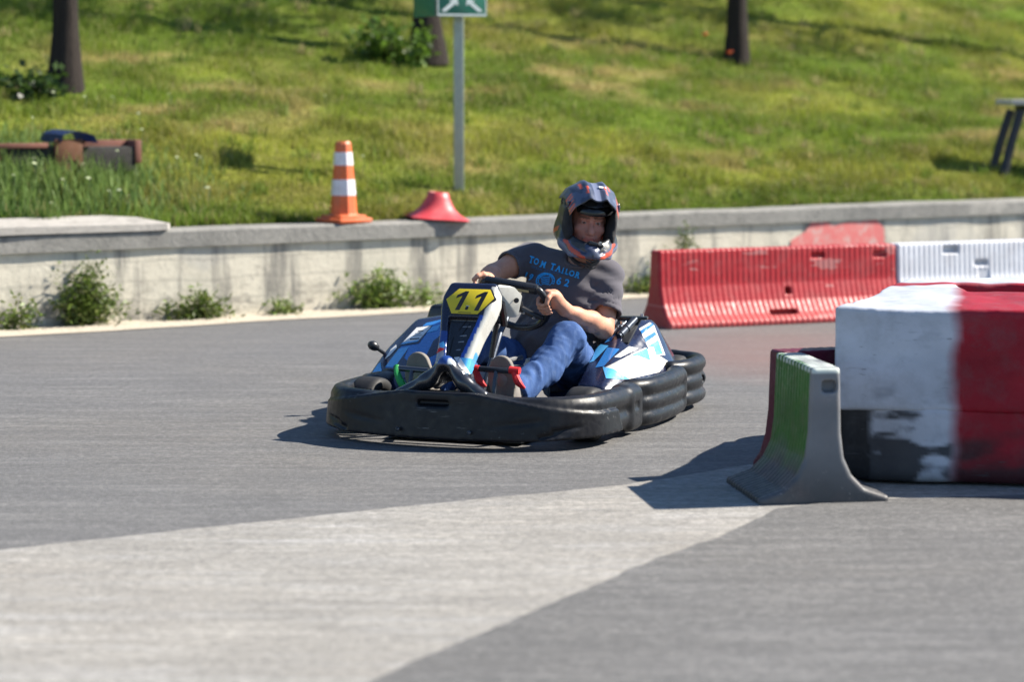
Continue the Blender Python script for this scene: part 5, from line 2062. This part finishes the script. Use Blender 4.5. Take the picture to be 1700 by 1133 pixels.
def helmcol(V):
    x, y, z = V[:, 0], V[:, 1], V[:, 2]
    ax_ = np.abs(x)
    c = np.tile(np.array([.018, .020, .024]), (len(V), 1))
    slate = np.array([.042, .052, .090])
    lt = np.array([.15, .175, .26])
    org = np.array([.50, .065, .025])
    n = fbm(x * 26, y * 20 + z * 24, 3, 2)
    c = np.where(((z > .06) & (n > .52))[:, None], slate * .8, c)
    jaw = (y < -.055) & (z < -.070)
    c = np.where(jaw[:, None], slate * 1.2, c)
    st = z + .128 - (y + .215) * .50
    c = np.where((jaw & (st < -.012))[:, None], lt, c)
    c = np.where((jaw & (np.abs(st - .002) < .009) & (ax_ > .034) & (y < -.105))[:, None], org, c)
    c = np.where((jaw & (st > .020) & (ax_ > .035))[:, None], np.array([.05, .047, .042]), c)
    side = (y > -.02) & (y < .10) & (z < -.02) & (np.abs(z + .06 + .5 * (y - .03)) < .012)
    c = np.where(side[:, None], org, c)
    inn = (x / .112) ** 2 + ((y - .012) / .139) ** 2 + ((z - .012) / .133) ** 2 < 1
    return np.where(inn[:, None], np.array([.012, .012, .013]), c)


V, Q = F.mesh()
colr = helmcol(V)
MW = Matrix.Translation(OFF) @ HM
def put(V): return V @ np.array(MW, np.float32)[:3, :3].T + np.array(MW, np.float32)[:3, 3]
for _ in range(1):
    s_ = np.zeros_like(V); n_ = np.zeros(len(V), np.float32)
    for a, b in ((0, 1), (1, 2), (2, 3), (3, 0)): np.add.at(s_, Q[:, a], V[Q[:, b]]); np.add.at(n_, Q[:, a], 1)
    V = V * .5 + s_ / n_[:, None] * .5
helm = mesh_np('helmet', put(V), Q, None, [M_SHELL], driver, True, colr)

# padded cheeks and brow
F = Field((-.13, -.16, -.14), (.13, .06, .10), .0055)
for s in (1, -1):
    F.ell((s * .098, -.055, -.045), (.024, .075, .055), None, 0)
    F.ell((s * .104, -.060, .02), (.018, .06, .06), None, .02)
F.cap((-.075, -.098, .092), (.075, -.098, .092), .016, None, .02)
V, Q = F.mesh()
mesh_np('padding', put(V), Q, None, [M_LINER], helm)

# peak: curved plate with raised centre and side wings
nu, nv = 44, 30
PV, PC = [], []
for i in range(nu + 1):
    a = -1 + 2 * i / nu
    for j in range(nv + 1):
        b = j / nv
        y = .055 - .262 * b * (1 - .22 * abs(a) ** 2.2) - .0
        wx = (.132 - .020 * b) * a
        ridge = .010 * math.exp(-((abs(a) - .34) / .12) ** 2) - .006 * math.exp(-(a / .2) ** 2)
        z = .174 - .060 * abs(a) ** 2.2 * (1 + .1 * b) - .055 * max(0, b - .25) ** 1.35 + .018 * math.sin(b * 3.1) + ridge
        z -= .020 * max(0, abs(a) - .82) / .18
        PV.append((wx, y, z))
        org = (abs(abs(a) - .52) < .05 and .35 < b < .62) or (abs(abs(a) - .30 - .25 * (b - .5)) < .035 and .62 < b < .85) or (abs(a) > .86 and b > .55 and (b * 9) % 1 < .5)
        nn = vnoise(np.array([a * 7 + 3]), np.array([b * 6]), 4)[0]
        base = (.036, .045, .080) if nn > .45 else (.075, .090, .150)
        if abs(a) < .12 and b > .2: base = (.15, .17, .25)
        PC.append((.60, .085, .035) if org else base)
PV = np.array(PV)
I = np.arange((nu + 1) * (nv + 1)).reshape(nu + 1, nv + 1)
Q = np.stack([I[:-1, :-1].ravel(), I[1:, :-1].ravel(), I[1:, 1:].ravel(), I[:-1, 1:].ravel()], 1)
n0 = len(PV)
PV2 = PV - np.array([0, 0, .007])
E_ = np.concatenate([I[0, :], I[1:, -1], I[-1, -2::-1], I[-2:0:-1, 0]])
Es = np.stack([E_, np.roll(E_, -1), np.roll(E_, -1) + n0, E_ + n0], 1)
peak = mesh_np('peak', put(np.concatenate([PV, PV2])), np.concatenate([Q, Q[:, ::-1] + n0, Es]), None, [M_PEAK], helm, True,
    np.concatenate([np.array(PC), np.array(PC) * 0 + .02]))
peak.data.set_sharp_from_angle(angle=R(40))
HB = lambda: B()


def hfin(name, bm, m, parent, sm=40):
    o = fin(name, bm, m, parent, sm)
    o.data.transform(MW)
    return o


# sticker on the peak, side screws, chin vents
bm = B(); box(bm, (.030, -.105, .1785), (.034, .018, .002), Matrix.Rotation(R(16), 3, 'X'))
hfin('sticker', bm, M_WHT, peak, None)
for s in (1, -1):
    bm = B(); lathe(bm, [(0, 0), (.015, 0), (.013, .006), (.006, .006), (.005, .003), (0, .003)], (s * .128, -.020, .088), Matrix.Rotation(R(90 * s), 3, 'Y'), 16)
    hfin('screw', bm, M_BLK2, peak)
    bm = B()
    box(bm, (s * .092, -.088, .088), (.070, .016, .030), Matrix.Rotation(R(-38 * s), 3, 'Z'), .006)
    hfin('peak_wing', bm, M_NAVY, peak)
bm = B()
for k in range(6):
    z = -.108 - k * .0125
    y = -.2335 + .0036 * k
    for s in (1, -1):
        bmv = [bm.verts.new(p) for p in ((0, y - .002, z - .011), (0, y - .002, z - .0045), (s * .026, y + .014, z + .0045), (s * .026, y + .014, z - .002))]
        bm.faces.new(bmv)
vents = hfin('chin_vent', bm, M_INK, helm, None)
# raised smoked visor tucked under the peak
bm = B()
rows = []
for z_, dy in ((.098, 0), (.084, -.008), (.068, -.011), (.060, -.011)):
    rows.append([bm.verts.new((.112 * math.sin(a), -.022 - .118 * math.cos(a) + dy, z_ - .010 * math.cos(a * 2))) for a in np.linspace(-.75, 1.30, 28)])
for a, b in zip(rows, rows[1:]):
    for k in range(27): bm.faces.new((a[k], a[k + 1], b[k + 1], b[k]))
bmesh.ops.solidify(bm, geom=bm.faces, thickness=.003)
hfin('visor', bm, M_VISOR, helm, 60)
# mouthpiece with a bright screw, strap under the chin
bm = B(); box(bm, (.014, -.190, -.068), (.070, .026, .020), Matrix.Rotation(R(10), 3, 'Y'), .008)
hfin('mouthpiece', bm, M_BLK2, helm)
bm = B(); lathe(bm, [(0, -.004), (.009, -.003), (.009, .004), (0, .006)], (.030, -.206, -.060), Matrix.Rotation(R(90), 3, 'X'), 12)
box(bm, (.054, -.200, -.080), (.016, .005, .005), Matrix.Rotation(R(25), 3, 'Y'), .002)
hfin('valve', bm, M_CHROME, helm)
bm = B(); tube(bm, [(-.085, .0, -.12), (-.055, -.06, -.168), (0, -.085, -.185), (.055, -.06, -.168), (.085, .0, -.12)], .010, 8, smooth=4)
hfin('chin_strap', bm, M_BLK2, helm)
